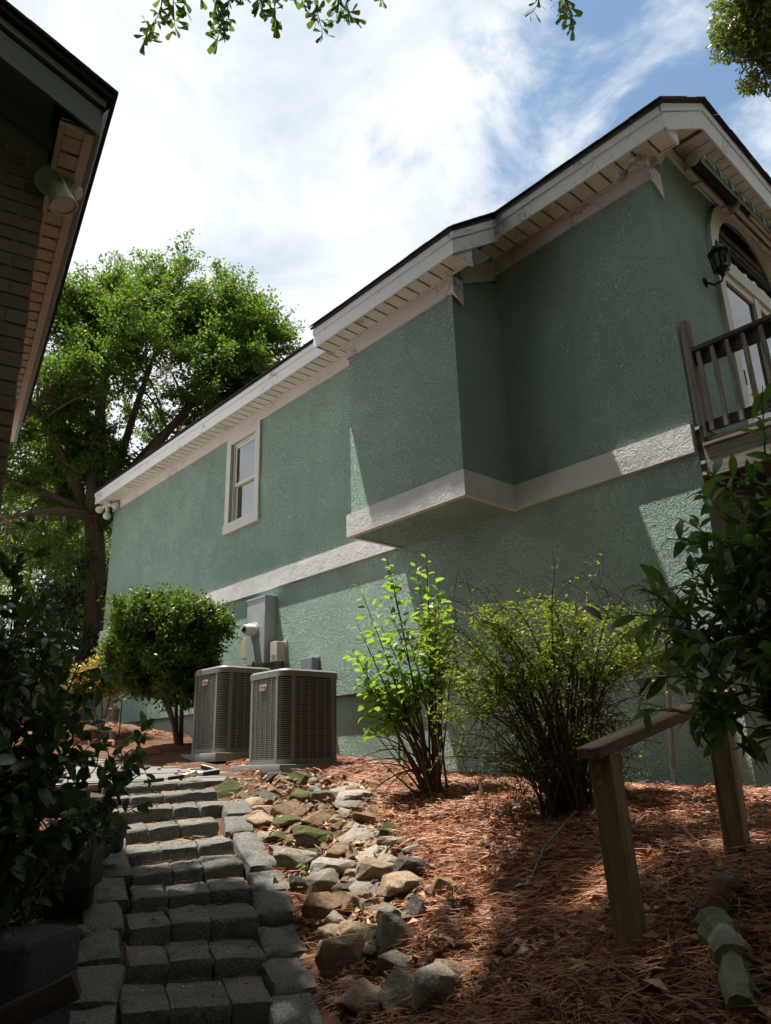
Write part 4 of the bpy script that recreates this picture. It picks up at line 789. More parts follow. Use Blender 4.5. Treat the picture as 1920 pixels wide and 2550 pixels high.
part('rail', MB().tube([A - np.array([0, 0, .3]) + unit((-d[1], d[0], 0)) * .04, B - np.array([0, 0, .3]) + unit((-d[1], d[0], 0)) * .04], .035, 4), 'fence_wood', fn)
part('arched_plaque', MB().prism([(XL - .0 + .35 * math.cos(a) * .5 - .0, YW - .03, 1.75 + .3 * math.sin(a)) for a in np.linspace(0, math.pi, 12)] + [(XL - .175, YW - .03, 1.5), (XL + .175, YW - .03, 1.5)], (0, .05, 0)), 'grey_metal', house)

# ------------------------------------------------------------------ rocks
def rock_mesh(seed, flat=.7):
    rg = random.Random(seed); bm = bmesh.new()
    for i in range(15):
        v = Vector((rg.gauss(0, 1), rg.gauss(0, 1), rg.gauss(0, 1))).normalized(); k = rg.uniform(.82, 1.08); bm.verts.new((v.x * .5 * k, v.y * .5 * k, v.z * .5 * k * flat / .7))
    bmesh.ops.convex_hull(bm, input=list(bm.verts)); bmesh.ops.delete(bm, geom=[v for v in bm.verts if not v.link_faces], context='VERTS')
    bmesh.ops.dissolve_limit(bm, angle_limit=R(14), verts=list(bm.verts), edges=list(bm.edges))
    bmesh.ops.bevel(bm, geom=list(bm.edges), offset=.035, segments=2, affect='EDGES', profile=.55, clamp_overlap=True)
    bmesh.ops.triangulate(bm, faces=list(bm.faces)); bmesh.ops.subdivide_edges(bm, edges=[e for e in bm.edges if e.calc_length() > .22], cuts=1); bmesh.ops.triangulate(bm, faces=list(bm.faces))
    o = Vector((seed * 3.7, seed * 1.3, 0))
    for v in bm.verts: v.co += v.normal * (mnoise.noise(v.co * 5 + o) * .045 + mnoise.noise(v.co * 13 + o) * .018)
    # normalise to a unit box
    mn = [min(v.co[i] for v in bm.verts) for i in range(3)]; mx = [max(v.co[i] for v in bm.verts) for i in range(3)]
    for v in bm.verts: v.co = Vector([(v.co[i] - mn[i]) / (mx[i] - mn[i]) - .5 for i in range(3)])
    me = bpy.data.meshes.new('m'); bm.to_mesh(me); bm.free(); me.polygons.foreach_set('use_smooth', np.ones(len(me.polygons), bool)); me.set_sharp_from_angle(angle=R(32)); me.materials.append(MATS['rock_grey']); return me
ROCKS = [rock_mesh(s) for s in range(14)]
OCC = []
def put_rock(px, py, w, h, kind, label, group=None, par_d=None, yaw=None):
    base = ground(px, py + h * .36); dep = proj(base)[2] * (1.0 if par_d is None else par_d); W = w * dep / F_PX; H = h * dep / F_PX * 1.0
    o = bpy.data.objects.new('stone', random.choice(ROCKS)); COL.objects.link(o); o.material_slots[0].link = 'OBJECT'; o.material_slots[0].material = MATS['rock_' + kind]
    D = W * random.uniform(.65, .85); a = math.atan2(CAM[0][1], CAM[0][0]) + (random.uniform(-.2, .2) if yaw is None else yaw)
    back = np.array([CAM[2][0], CAM[2][1], 0]); back /= np.linalg.norm(back); c = base + back * D * .3
    o.matrix_basis = Matrix.Translation((c[0], c[1], max(base[2], tz(c[0], c[1])) + H * (.30 if w > 72 and py > 2150 else .15))) @ Matrix.Rotation(a, 4, 'Z') @ Matrix.Rotation(random.uniform(-.15, .15), 4, 'X') @ Matrix.Rotation(random.uniform(-.15, .15), 4, 'Y') @ Matrix.Diagonal((W, D, H, 1))
    OCC.append((c[0], c[1], W * .5)); return meta(o, label, 'stone', group)
ZR = lambda x, y: (550 + x / 2.38, 1850 + y / 2.38)
BIG = [(30,265,120,130,'moss','bright moss covered dome shaped stone touching the top step'),(150,385,170,70,'tan','flat tan stone slab next to the mossy dome'),(220,330,160,80,'dark','near black low stone above the flat tan slab'),
 (395,395,185,135,'brown','blocky brown stone with a ledge near the top of the rock bed'),(240,480,190,105,'tan','knobbly tan stone against the right hand step edging'),(385,490,200,65,'lichen','long greenish grey stone below the blocky brown one'),
 (345,580,175,75,'moss','low cushion of yellow green moss on stone beside the edging'),(560,570,235,125,'lichen','large smooth green tinged boulder in the middle of the rock bed'),(460,655,185,75,'moss','vivid moss cap stone below the large green boulder'),
 (440,720,225,115,'grey','mauve grey angular stone below the vivid moss cap'),(570,465,165,105,'brown','rust brown peaked stone above the large green boulder'),(480,318,185,95,'lichen','pale green stone behind the blocky brown one'),
 (620,330,155,75,'grey','smooth grey stone at the top right of the rock bed'),(800,335,205,85,'pale','pale flat grey stone bordering the pine straw'),(755,383,165,62,'grey','thin grey slab in front of the pale flat stone'),
 (740,285,165,52,'pale','light flat stone at the upper edge by the pine straw'),(490,222,165,72,'moss','moss speckled long stone below the air conditioner pad'),(350,200,145,62,'dark','dark stone under a tiny white flowered weed'),
 (360,246,115,52,'tan','small tan stone in front of the dark one'),(690,462,105,62,'pale','small pinkish white stone right of the rust brown peak'),(870,455,145,72,'brown','orange stained flat stone at the pine straw edge'),
 (820,552,225,92,'pale','broad cream coloured stone right of the green boulder'),(712,560,92,62,'brown','small orange stone touching the green boulder'),(985,598,112,72,'tan','wedge of tan stone under the dark mossy lump'),
 (1012,528,122,92,'moss','dark lump half covered by moss beside the pine straw'),(935,680,225,82,'pale','pale diamond shaped stone in the right half of the bed'),(665,768,225,112,'pale','cracked light grey stone in the sunny centre'),
 (830,765,105,62,'tan','small tan stone behind the big cracked ones'),(932,795,210,125,'tan','tilted tan stone with a bright upper face'),(710,650,185,82,'brown','wide rusty stone behind the cracked light grey one'),
 (590,882,185,132,'grey','split grey stone near the middle of the edging'),(742,882,112,92,'dark','dark stone wedged between the split grey and white faced ones'),(850,885,155,112,'pale','white faced broken stone pointing upwards'),
 (1075,890,225,132,'tan','large honey coloured stone at the edge of the sunlight'),(1150,772,195,122,'dark','dull grey stone half buried in pine straw'),(1300,890,155,122,'tan','lone tan boulder surrounded by pine straw'),
 (600,1012,205,152,'brown','dark brown leaning stone in the shade'),(762,972,195,102,'brown','brown stone behind the leaning one'),(465,850,102,132,'dark','upright dark stone hugging the edging blocks'),
 (990,1030,145,92,'grey','rounded grey stone in leaf litter'),(1185,1012,135,102,'dark','black crusty stone in the pine straw'),(830,1182,195,162,'tan','slanted tan stone above the orange boulder'),
 (1045,1172,225,202,'pale','big pale boulder with a sloping face'),(712,1312,262,202,'tan','big orange tan boulder with a bright flat top'),(1042,1362,195,142,'pale','flat pale stone left of the pale square boulder'),
 (742,1442,125,82,'tan','small tan stone under the orange boulder'),(822,1572,235,172,'tan','rounded boulder at the bottom edge beside the edging'),(1052,1522,205,205,'pale','upright pale boulder between two others at the bottom'),
 (1285,1522,245,252,'pale','pale square boulder at the bottom of the rock bed'),(1400,1402,205,142,'brown','dark brown stone behind the pale square boulder'),(662,1562,82,82,'tan','tiny tan stone amid dry leaves by the lowest edging block'),
 (960,1432,85,55,'pale','small light stone between the bottom boulders'),(1350,1012,125,112,'dark','black stone next to a green seedling'),(970,952,95,82,'brown','small brown stone under the honey coloured one'),(1600,1640,150,60,'grey','grey stone top cut by the bottom edge of the picture')]
for x, y, w, h, k, lab in BIG: put_rock(*ZR(x, y), w / 2.38 * 1.27, h / 2.38 * 1.25, k, lab)
put_rock(142, 2243, 155, 112, 'moss', 'large mossy boulder left of the lower steps'); put_rock(201, 2330, 46, 64, 'pale', 'white pitted stone between the dark block and the steps'); put_rock(210, 2174, 58, 52, 'tan', 'pale wedge of stone above the mossy boulder', yaw=.6)
poly = [ZR(*p) for p in ((60,190),(560,190),(900,290),(960,470),(1130,620),(1220,820),(1250,1060),(1000,1300),(700,1450),(560,1300),(520,1000),(380,760),(240,560),(80,380))]
def inpoly(x, y, P):
    c = False; j = len(P) - 1
    for i in range(len(P)):
        if (P[i][1] > y) != (P[j][1] > y) and x < (P[j][0] - P[i][0]) * (y - P[i][1]) / (P[j][1] - P[i][1]) + P[i][0]: c = not c
        j = i
    return c
cnt = 0
while cnt < 300:
    x, y = random.uniform(570, 1090), random.uniform(1925, 2470)
    if not inpoly(x, y, poly): continue
    if random.random() > (1.0 if y < 2230 else .4): continue
    w = random.uniform(13, 42) if cnt % 5 else random.uniform(36, 62) * (1 if y < 2150 else 1.2); put_rock(x, y, w, w * random.uniform(.5, .8), (kd := random.choice(('tan', 'pale', 'brown', 'tan', 'brown', 'grey'))), 'small broken %s stone filling a gap in the rock bed' % dict(tan='tan', pale='whitish', brown='rusty brown', grey='grey')[kd], 'small %s stones in the rock bed' % kd, yaw=random.uniform(-3, 3)); cnt += 1

# ------------------------------------------------------------------ foliage tools
def leaf_shape(w, fold, curl, n=4, kind='oval'):
    v = []; f = []
    for i in range(n + 1):
        t = i / n
        if kind == 'oval': hw = w * math.sin(math.pi * min(.999, t * .96 + .04)) ** .8 * (1.15 - .35 * t)
        elif kind == 'lance': hw = w * math.sin(math.pi * min(.999, t * .97 + .03)) ** .75
        else: hw = w * (.10 + .95 * t ** 1.4) * (1 if t < .95 else .72)        # wedge, widest near the tip
        z = -curl * t * t
        if i == 0: v += [(-.012, 0, 0), (0, 0, -.004), (.012, 0, 0)]
        else: v += [(-hw, t, z + fold * hw), (0, t * (1 if i < n or kind != 'wedge' else 1.06), z), (hw, t, z + fold * hw)]
        if i: k = 3 * i; f += [(k - 3, k - 2, k + 1, k), (k - 2, k - 1, k + 2, k + 1)]
    return np.array(v), np.array(f)
def rot_frames(D, Nn):
    """frames (n,3,3) with columns x, y=D (leaf axis), z≈Nn"""
    D = D / np.linalg.norm(D, axis=1, keepdims=True); X = np.cross(D, Nn); X /= (np.linalg.norm(X, axis=1, keepdims=True) + 1e-9); Z = np.cross(X, D); return np.stack([X, D, Z], 2)
def merged(shape, P, D, Nn, S, rnd=None):
    v, f = shape; Fm = rot_frames(D, Nn); V = np.einsum('nij,kj->nki', Fm, v) * S[:, None, None] + P[:, None, :]; n, k = len(P), len(v)
    Fc = (f[None] + (np.arange(n) * k)[:, None, None]).reshape(-1, f.shape[1]); r = RNG.random(n) if rnd is None else rnd
    return mk(V.reshape(-1, 3), Fc, True, np.repeat(r, k))
def rdir(n, up=0.0):
    d = RNG.normal(size=(n, 3)); d[:, 2] += up; return d / np.linalg.norm(d, axis=1, keepdims=True)
OV_SIMPLE = leaf_shape(.30, .25, .1, 2); KITE = (np.array([(0, 0, 0), (.27, .45, .07), (0, 1, -.06), (-.27, .45, .07)]), np.array([(0, 1, 2, 3)])); OV_FINE = leaf_shape(.27, .28, .18, 5); LA_SIMPLE = leaf_shape(.20, .25, .15, 2, 'lance'); LA_FINE = leaf_shape(.165, .30, .30, 6, 'lance'); WEDGE = leaf_shape(.26, .12, .1, 4, 'wedge'); WEDGE_S = leaf_shape(.26, .12, .1, 2, 'wedge')
def leaf_objects(parent, shape, mat, P, D, Nn, S, limit=300, name='leaf'):
    """the leaves that show largest become parts of their own, the rest one mass"""
    me = mk(*shape, True, np.zeros(len(shape[0]))); me.materials.append(MATS[mat]); q = proj(P); vis = (q[:, 2] > .2) & (q[:, 0] > -60) & (q[:, 0] < 1980) & (q[:, 1] > -60) & (q[:, 1] < 2610)
    score = np.where(vis, S / np.maximum(q[:, 2], .2), 0); order = np.argsort(-score); Fm = rot_frames(D, Nn)
    for i in order[:limit]: add(name, me, None, parent, mw=Matrix([[Fm[i][r][c] * S[i] for c in range(3)] + [P[i][r]] for r in range(3)] + [[0, 0, 0, 1]]))
    rest = order[limit:]
    if len(rest): add('foliage', merged(shape, P[rest], D[rest], Nn[rest], S[rest]), mat, parent, kind='stuff')
def bez(p0, p1, p2, n): t = np.linspace(0, 1, n)[:, None]; return (1 - t)**2 * p0 + 2 * t * (1 - t) * p1 + t * t * p2
def bent(p0, p1, bow, n=6, jit=.0):
    p0, p1 = np.asarray(p0, float), np.asarray(p1, float); L_ = np.linalg.norm(p1 - p0); m_ = (p0 + p1) / 2 + np.array(bow) * L_ + RNG.normal(0, jit * L_, 3); return bez(p0, m_, p1, n)
def tree(name, label, cat, base, stems, crown, nb, nt, leaves_per, lsize, mat, bark='bark', twig_len=.6, shape=OV_SIMPLE, group=None, droop=.1, r0=.12, keep=None, flowers=None, spread=.13, sides=7, fork=None, flatz=1.0, twigs=True):
    """stems: end points of the limbs; crown(n) gives targets for branches; leaves cluster along twigs"""
    base = np.asarray(base, float); t = empty(name, base, label, cat, group); wood_ = MB(); tw = MB(); limbs = []
    for s in stems:
        s = np.asarray(s, float); pts = bent((base if fork is None else np.asarray(fork)) + RNG.normal(0, r0 * .8, 3) * (1, 1, 0), s, (0, 0, .12), 9, .05); wood_.tube(pts, list(np.linspace(r0 * RNG.uniform(.7, 1), r0 * .22, 9)), sides); limbs.append(pts)
    if fork is not None:
        for k in range(3): wood_.tube(bent(base + RNG.normal(0, r0 * 1.1, 3) * (1, 1, 0), np.asarray(fork) + RNG.normal(0, r0 * .5, 3), (0, 0, .02), 7, .02), list(np.linspace(r0 * 1.15, r0 * .85, 7)), sides)
    allp = np.concatenate([l[3:] for l in limbs]); tips = crown(nb); LP = []; LD = []
    for q in tips:
        d = np.linalg.norm(allp - q, axis=1) + .35 * np.maximum(0, allp[:, 2] - q[2]); k = int(np.argmin(d)); pts = bent(allp[k], q, (0, 0, .10), 6, .08)
        if keep is None or keep(q[None])[0]: wood_.tube(pts, list(np.linspace(r0 * .22, r0 * .06, 6)), 5)
        for j in range(nt):
            a = pts[RNG.integers(2, 6)]; dd = unit(RNG.normal(size=3) + 1.0 * unit(q - allp[k]) + np.array([0, 0, .2])); b_ = a + dd * twig_len * RNG.uniform(.5, 1.2) - np.array([0, 0, droop * twig_len]); tp = bent(a, b_, (0, 0, .1), 4)
            if twigs and (keep is None or keep(b_[None])[0]): tw.tube(tp, [r0 * .05, r0 * .04, r0 * .03, r0 * .02], 3, False)
            u = RNG.random(leaves_per) ** .7; p = a + (b_ - a) * u[:, None] + RNG.normal(0, spread, (leaves_per, 3)) * (1, 1, flatz) * twig_len; LP.append(p); LD.append(rdir(leaves_per, -.25) + dd * .6)
    P = np.concatenate(LP); D = np.concatenate(LD)
    if keep is not None: k = keep(P); P, D = P[k], D[k]
    Nn = rdir(len(P), 1.2); add('crown', merged(shape, P, D, Nn, lsize * RNG.uniform(.6, 1.25, len(P))), mat, t, kind='stuff')
    add('trunk', wood_.mesh(smooth=True, fixn=False), bark, t); 
    if twigs: add('twigs', tw.mesh(fixn=False), 'twig', t, kind='stuff')
    if flowers is not None:
        n = 260
        for c in flowers:
            Pf = np.asarray(c) + RNG.normal(0, 1, (n, 3)) * (.13, .13, .17); add('blossom', merged(OV_SIMPLE, Pf, rdir(n, .3), rdir(n, .5), RNG.uniform(.03, .06, n)), 'blossom', t, kind='stuff')
    return t
def blob(cs):
    """sampler inside a union of ellipsoids given as (centre, radii, weight), biased to the outside"""
    w_ = np.array([c[2] for c in cs], float); w_ /= w_.sum()
    def f(n):
        out = []
        for k in RNG.choice(len(cs), n, p=w_): d = rdir(1)[0]; out.append(np.asarray(cs[k][0]) + d * np.asarray(cs[k][1]) * RNG.uniform(.25, 1) ** .45)
        return np.array(out)
    return f

# ------------------------------------------------------------------ trees
MB0 = np.array([-16.9, 6.6, tz(-16.9, 6.6)])
cm = [(hz(380, 960, 18), (3.0, 3.0, 2.6), 5), (hz(600, 830, 17.5), (1.3, 1.3, 1.2), 1.3), (hz(470, 760, 18), (1.9, 1.9, 1.1), 1.7), (hz(230, 800, 18), (1.6, 1.6, 1.4), 1.6), (hz(640, 960, 17), (1.0, 1.0, 1.0), .8), (hz(100, 1080, 17), (1.9, 1.9, 2.0), 2), (hz(300, 1200, 18), (2.4, 2.4, 1.5), 1.6), (hz(60, 1330, 16.5), (1.6, 1.6, 1.2), 1)]
tree('crape_myrtle_tree', 'tall multi stemmed flowering tree behind the far end of the green house', 'tree', MB0,
     [hz(p[0], p[1], p[2]) for p in ((430, 780, 18.2), (640, 860, 17.6), (260, 830, 18), (520, 980, 17.4), (90, 1020, 17.2), (-60, 1180, 16.4), (350, 730, 18.6), (600, 1000, 18.5), (20, 1290, 16.4))],
     blob(cm), 300, 11, 62, .095, 'leaf_myrtle', shape=KITE, fork=hz(238, 1300, 17.8), flatz=.45, keep=lambda P: ~((P[:, 0] > -16.1) & (P[:, 1] < 7.5) & (P[:, 2] < 8)), twig_len=.8, r0=.17, flowers=[hz(520, 700, 18), hz(640, 760, 17.6), hz(415, 930, 15.6), hz(690, 870, 17.3), hz(585, 712, 18)], spread=.105)
for lab, px, py, d, rad, nb, mt_ in (('pale green tree filling the gap far left behind the camellia', 60, 1420, 24, (4, 4, 2.4), 60, 'leaf_backdrop'), ('distant tree low behind the crape myrtle trunks', 230, 1330, 27, (3.5, 3.5, 3), 60, 'leaf_backdrop'), ('mid green tree behind the brick building edge', -60, 1150, 25, (4, 4, 4), 70, 'leaf_myrtle')):
    c = hz(px, py, d); tree('background_tree', lab, 'tree', (c[0], c[1], tz(c[0], c[1])), [c + np.array([1, 0, 1]), c + np.array([-1, 1, .5]), c + np.array([0, -1, 1.5])], blob([(c, rad, 1)]), nb, 8, 50, .12, mt_, shape=KITE, flatz=.5, twig_len=1.1, group='trees behind the house', r0=.14)
hc = hz(205, 1570, 18.2)
tree('dark_evergreen', 'dark dense evergreen shrub against the far corner of the house', 'shrub', (hc[0], hc[1], tz(hc[0], hc[1])), [hc + np.array([.3, 0, .8]), hc + np.array([-.4, .3, .5])], blob([(hc, (1.1, 1.1, 1.7), 1), (hz(120, 1600, 18), (1.3, 1.3, 1.2), 1)]), 55, 8, 40, .08, 'leaf_hedge', twig_len=.45, r0=.05)
# big oak overhead: its crown stays above the picture, only some drooping tips hang into it
LIT = [(60, 1980), (150, 2060), (300, 2130), (345, 2195), (580, 2160), (655, 2260), (780, 2360), (930, 2370), (1090, 2300), (1270, 2200), (1330, 2090), (1560, 2070), (1900, 2040), (1960, 1960), (1500, 1900), (840, 1850), (400, 1800), (0, 1820)]
LITG = [tuple(ground(*p)[:2]) for p in LIT[:13]] + [(-.9, 5.3), (-.9, 7.6), (-20, 7.6), (-20, 2.2), (-9, 1.6)]
clus = []
tries = 0
while len(clus) < 205 and tries < 6000:
    tries += 1; x, y = RNG.uniform(-5.6, 1.8), RNG.uniform(-2.6, 6.0)
    if inpoly(x, y, LITG): continue
    if y > 4.9 and x < -.9: continue
    hgt = RNG.uniform(9.5, 15); c = np.array([x, y, -.8]) - SUN / -SUN[2] * -1 * 0
    c = np.array([x, y, -.8]) - SUN * (hgt / -SUN[2]); q = proj(c)
    ok = False
    for _ in range(6):
        q = proj(c)
        if q[2] < 0 or q[1] < -190 or q[0] < -500 or q[0] > 2400: ok = True; break
        c = c - SUN * 2.0
    if ok: clus.append(c)
clus = np.array(clus)
TB_ = np.array([-1.2, -4.6, tz(-1.2, -4.6)])
ends = [clus.mean(0) + np.array(o) for o in ((-2, -.5, 1), (1.2, .5, 1.5), (-1, 1.4, 1), (.4, -1.2, .5), (2, 1.6, 1.2), (-2.6, .8, 2))]
def above(P):
    q = proj(P); return ~((q[:, 2] > 0) & (q[:, 0] > -40) & (q[:, 0] < 1960) & (q[:, 1] > -40))
def vin(x, y, PL):
    c = np.zeros(len(x), bool); j = len(PL) - 1
    for i in range(len(PL)):
        k = ((PL[i][1] > y) != (PL[j][1] > y)) & (x < (PL[j][0] - PL[i][0]) * (y - PL[i][1]) / (PL[j][1] - PL[i][1] + 1e-12) + PL[i][0]); c ^= k; j = i
    return c
HOLES = [(ground(*p)[:2], r) for *p, r in ((1060, 2270, .22), (1190, 2340, .17), (1275, 2440, .14), (725, 2420, .16), (1085, 2480, .2), (1480, 2270, .15), (905, 2500, .14), (1350, 2300, .12), (1000, 2380, .15), (1600, 2450, .12), (820, 2350, .2), (1560, 2180, .2), (1180, 2230, .25), (1700, 2330, .12))]
def above_lit(P):  # shapes the oak crown: leaves shading chosen sunlit ground are dropped
    g = P + SUN * ((P[:, 2] + .6) / -SUN[2])[:, None]; hole = np.zeros(len(P), bool)
    for c_, r_ in HOLES: hole |= np.hypot(g[:, 0] - c_[0], g[:, 1] - c_[1]) < r_
    return above(P) & ~hole & (~vin(g[:, 0], g[:, 1], LITG) | (RNG.random(len(P)) < .04))
oak = tree('oak_tree', 'large oak overhead with drooping wedge leaved tips along the top edge', 'tree', TB_, ends, lambda n: clus, len(clus), 6, 56, .19, 'leaf_oak', twig_len=.75, shape=KITE, r0=.26, keep=above_lit, spread=.2)
def droop_tip(parent, pts, d, nleaf, size, mat):
    """hanging twig through picture points, whorls of wedge leaves along it"""
    P3 = [hz(x, y, d) for x, y in pts]; tb = MB().tube(P3, list(np.linspace(.008, .002, len(P3))), 4); add('twig', tb.mesh(fixn=False), 'twig', parent)
    P3 = np.array(P3); out = ([], [], [], [])
    for i in range(nleaf):
        t = (i + RNG.random()) / nleaf * (len(P3) - 1); a = min(int(t), len(P3) - 2); p = P3[a] + (P3[a+1] - P3[a]) * (t - a); ax = unit(P3[a+1] - P3[a]); s_ = unit(RNG.normal(size=3) + ax * .45 + np.array([0, 0, -.25]))
        out[0].append(p + s_ * .012); out[1].append(s_); out[2].append(unit(RNG.normal(size=3) - ray(*pts[0]) * .6)); out[3].append(size * RNG.uniform(.7, 1.15))
    return [np.array(o) for o in out]
TIPS = [([(410, -60), (400, 30), (372, 70), (357, 104)], 42), ([(430, -60), (432, 20), (437, 80)], 30), ([(440, -40), (460, 10), (455, 25)], 14), ([(545, -60), (536, 20), (548, 70), (540, 110)], 54), ([(580, -50), (565, 30), (552, 60)], 40), ([(640, -50), (648, 10), (650, 25)], 20), ([(680, -60), (685, 30), (688, 62)], 26), ([(640, -50), (650, 5)], 12),
        ([(770, -60), (790, 30), (805, 85)], 48), ([(830, -60), (850, 15), (880, 45)], 46), ([(760, -60), (752, 5), (768, 20)], 16), ([(945, -40), (950, 4)], 8), ([(600, -50), (605, 0)], 10), ([(850, -40), (836, 55)], 10), ([(1345, -50), (1340, 10), (1322, 36)], 10), ([(1400, -50), (1415, 20), (1428, 66)], 26), ([(1390, -40), (1398, 14)], 10), ([(500, -50), (495, -5)], 8), ([(720, -50), (725, -6)], 10)]
acc = [[], [], [], []]
for pts, n in TIPS:
    r = droop_tip(oak, pts, 5.6, n, .125, 'leaf_oak')
    for a, b in zip(acc, r): a.append(b)
leaf_objects(oak, WEDGE, 'leaf_oak', *[np.concatenate(a) for a in acc], limit=300)
# sunlit tree reaching in at the top right
RT = np.array([4.5, 15.5, tz(4.5, 15.5)]); rc = [(hz(1870, 40, 9.5), (.8, .8, .55), 2), (hz(1900, 190, 9.5), (.5, .5, .45), 1.2), (hz(1990, 20, 9.8), (1.0, 1.0, .9), 2), (hz(1810, 90, 9.3), (.25, .25, .22), .6), (hz(2100, 120, 10), (1.2, 1.2, 1.0), 1.5)]
def right_ok(P):
    q = proj(P); return (q[:, 0] > 1772) & ((q[:, 1] < 150) | (q[:, 0] > 1838)) & (q[:, 1] < 226) | (q[:, 0] > 1925)
tree('sunny_oak_tree', 'sunlit small leaved branch reaching in at the top right corner', 'tree', RT, [hz(1990, 30, 10), hz(1900, 60, 9.6), hz(1910, 170, 9.6), hz(2150, 60, 10.5)], blob(rc), 80, 6, 34, .085, 'leaf_oak_sunny', twig_len=.32, shape=WEDGE_S, r0=.12, keep=right_ok, spread=.22)
# trees added out of view to block sky light, showing only in glass and as shade
SHADE_TREES = [(6.5, 5.5, 'nearest the deck'), (7.2, 1.2, 'to the right of the viewer'), (6.2, -3.2, 'behind the viewer on the right'), (2.8, -6.5, 'straight behind the viewer'), (-1.8, -8.2, 'behind the viewer on the left'), (-6, -8.6, 'beyond the brick building'), (5.6, 10, 'facing the gable end'), (7, 15, 'far beyond the deck')]
for i, (x, y, lab) in enumerate(SHADE_TREES):
    z_ = tz(x, y); c = np.array([x, y, z_ + 8.3]); tree('added_shade_tree', 'unseen dense leafy tree added for shade ' + lab, 'tree', (x, y, z_), [c + np.array([1, 1, 1]), c + np.array([-1, 0, 4]), c + np.array([0, -1, -2])], blob([(c, (3.1, 3.1, 7.4), 1), (c - np.array([0, 0, 5]), (2.8, 2.8, 2.6), .35)]), 105, 6, 30, .46, 'leaf_oak', shape=KITE, twig_len=1.2, r0=.2, group='unseen trees added for shade around the viewer', keep=above, twigs=False)

for x, y, lab in ((3.6, 1.2, 'on the right behind the viewer'), (3.4, -1.8, 'close behind the viewer on the right'), (1.2, -3.6, 'close behind the viewer'), (-1.6, -4.2, 'behind the viewer beside the brick building')):  # unseen shrubs added behind the viewer to darken the step risers
    z_ = tz(x, y); c = np.array([x, y, z_ + 2.4]); tree('added_shade_shrub', 'unseen tall leafy shrub added for shade ' + lab, 'shrub', (x, y, z_), [c + np.array([.5, .5, 1]), c + np.array([-.5, 0, 1])], blob([(c, (1.5, 1.5, 2.6), 1)]), 60, 5, 30, .30, 'leaf_oak', shape=KITE, twig_len=.8, r0=.06, group='unseen shrubs added for shade behind the viewer', keep=above, twigs=False)

# ------------------------------------------------------------------ shrubs
tp = ground(440, 1848) if False else hz(445, 1846, 11.0); tp[2] = tz(tp[0], tp[1])
tc_ = [(hz(410, 1620, 11), (.72, .75, .70), 6), (hz(480, 1690, 11), (.35, .4, .35), 1), (hz(335, 1630, 11), (.28, .4, .5), 1.3), (hz(510, 1560, 10.9), (.32, .32, .30), 1.2), (hz(400, 1530, 11), (.72, .7, .30), 2)]
tree('clipped_shrub', 'rounded clipped shrub on bare stems beside the farther air conditioner', 'shrub', tp, [hz(p[0], p[1], 11) for p in ((380, 1640), (470, 1600), (330, 1640), (430, 1560))], blob(tc_), 300, 11, 38, .056, 'leaf_topiary', shape=KITE, twig_len=.2, r0=.042, spread=.2, droop=0)
ap = hz(250, 1812, 12.8); ap[2] = tz(ap[0], ap[1])
tree('amber_shrub', 'small amber and yellow leaved shrub behind the hanging lantern', 'shrub', ap, [hz(210, 1700, 12.8), hz(285, 1680, 12.8), hz(250, 1720, 12.8)], blob([(hz(215, 1705, 12.8), (.35, .4, .26), 2), (hz(285, 1670, 12.8), (.32, .35, .35), 2)]), 60, 7, 18, .06, 'leaf_amber', bark='amber_bark', twig_len=.2, r0=.035, spread=.22, droop=0)
# bright green upright shrub by the wall: large leaves in pairs on long shoots
bs = ground(1080, 1992); bsh = empty('bright_shrub', bs, 'upright shrub with bright lime green leaves in front of the wall', 'shrub')
BD = np.hypot(bs[0], bs[1]); sh_ = [((1080, 1990), (1040, 1700), (962, 1385)), ((1095, 1985), (1070, 1650), (1062, 1378)), ((1070, 1992), (1000, 1720), (890, 1450)), ((1090, 1990), (1040, 1760), (885, 1640)), ((1100, 1985), (1085, 1700), (1035, 1400)), ((1080, 1990), (1050, 1800), (900, 1780)),
        ((1030, 1945), (1005, 1870), (935, 1700)), ((1090, 1985), (1070, 1760), (1010, 1560)), ((1085, 1985), (1060, 1780), (950, 1560)), ((1095, 1985), (1090, 1700), (1080, 1480)), ((1090, 1985), (1080, 1750), (1110, 1600)), ((1080, 1985), (1060, 1800), (960, 1650)), ((1080, 1985), (1040, 1830), (905, 1830)), ((1100, 1985), (1095, 1820), (1060, 1700)), ((1070, 1985), (1030, 1830), (960, 1760))]
sh_ += [(a, (b[0] + RNG.uniform(-25, 25), b[1] + RNG.uniform(-20, 40)), (c[0] + RNG.uniform(-20, 70), c[1] + RNG.uniform(20, 120))) for a, b, c in sh_]
sh_ += [(a, (b[0] + RNG.uniform(-25, 25), b[1] + RNG.uniform(0, 60)), (c[0] + RNG.uniform(-25, 45), c[1] + RNG.uniform(40, 190))) for a, b, c in sh_]
stm = MB(); acc = [[], [], [], []]
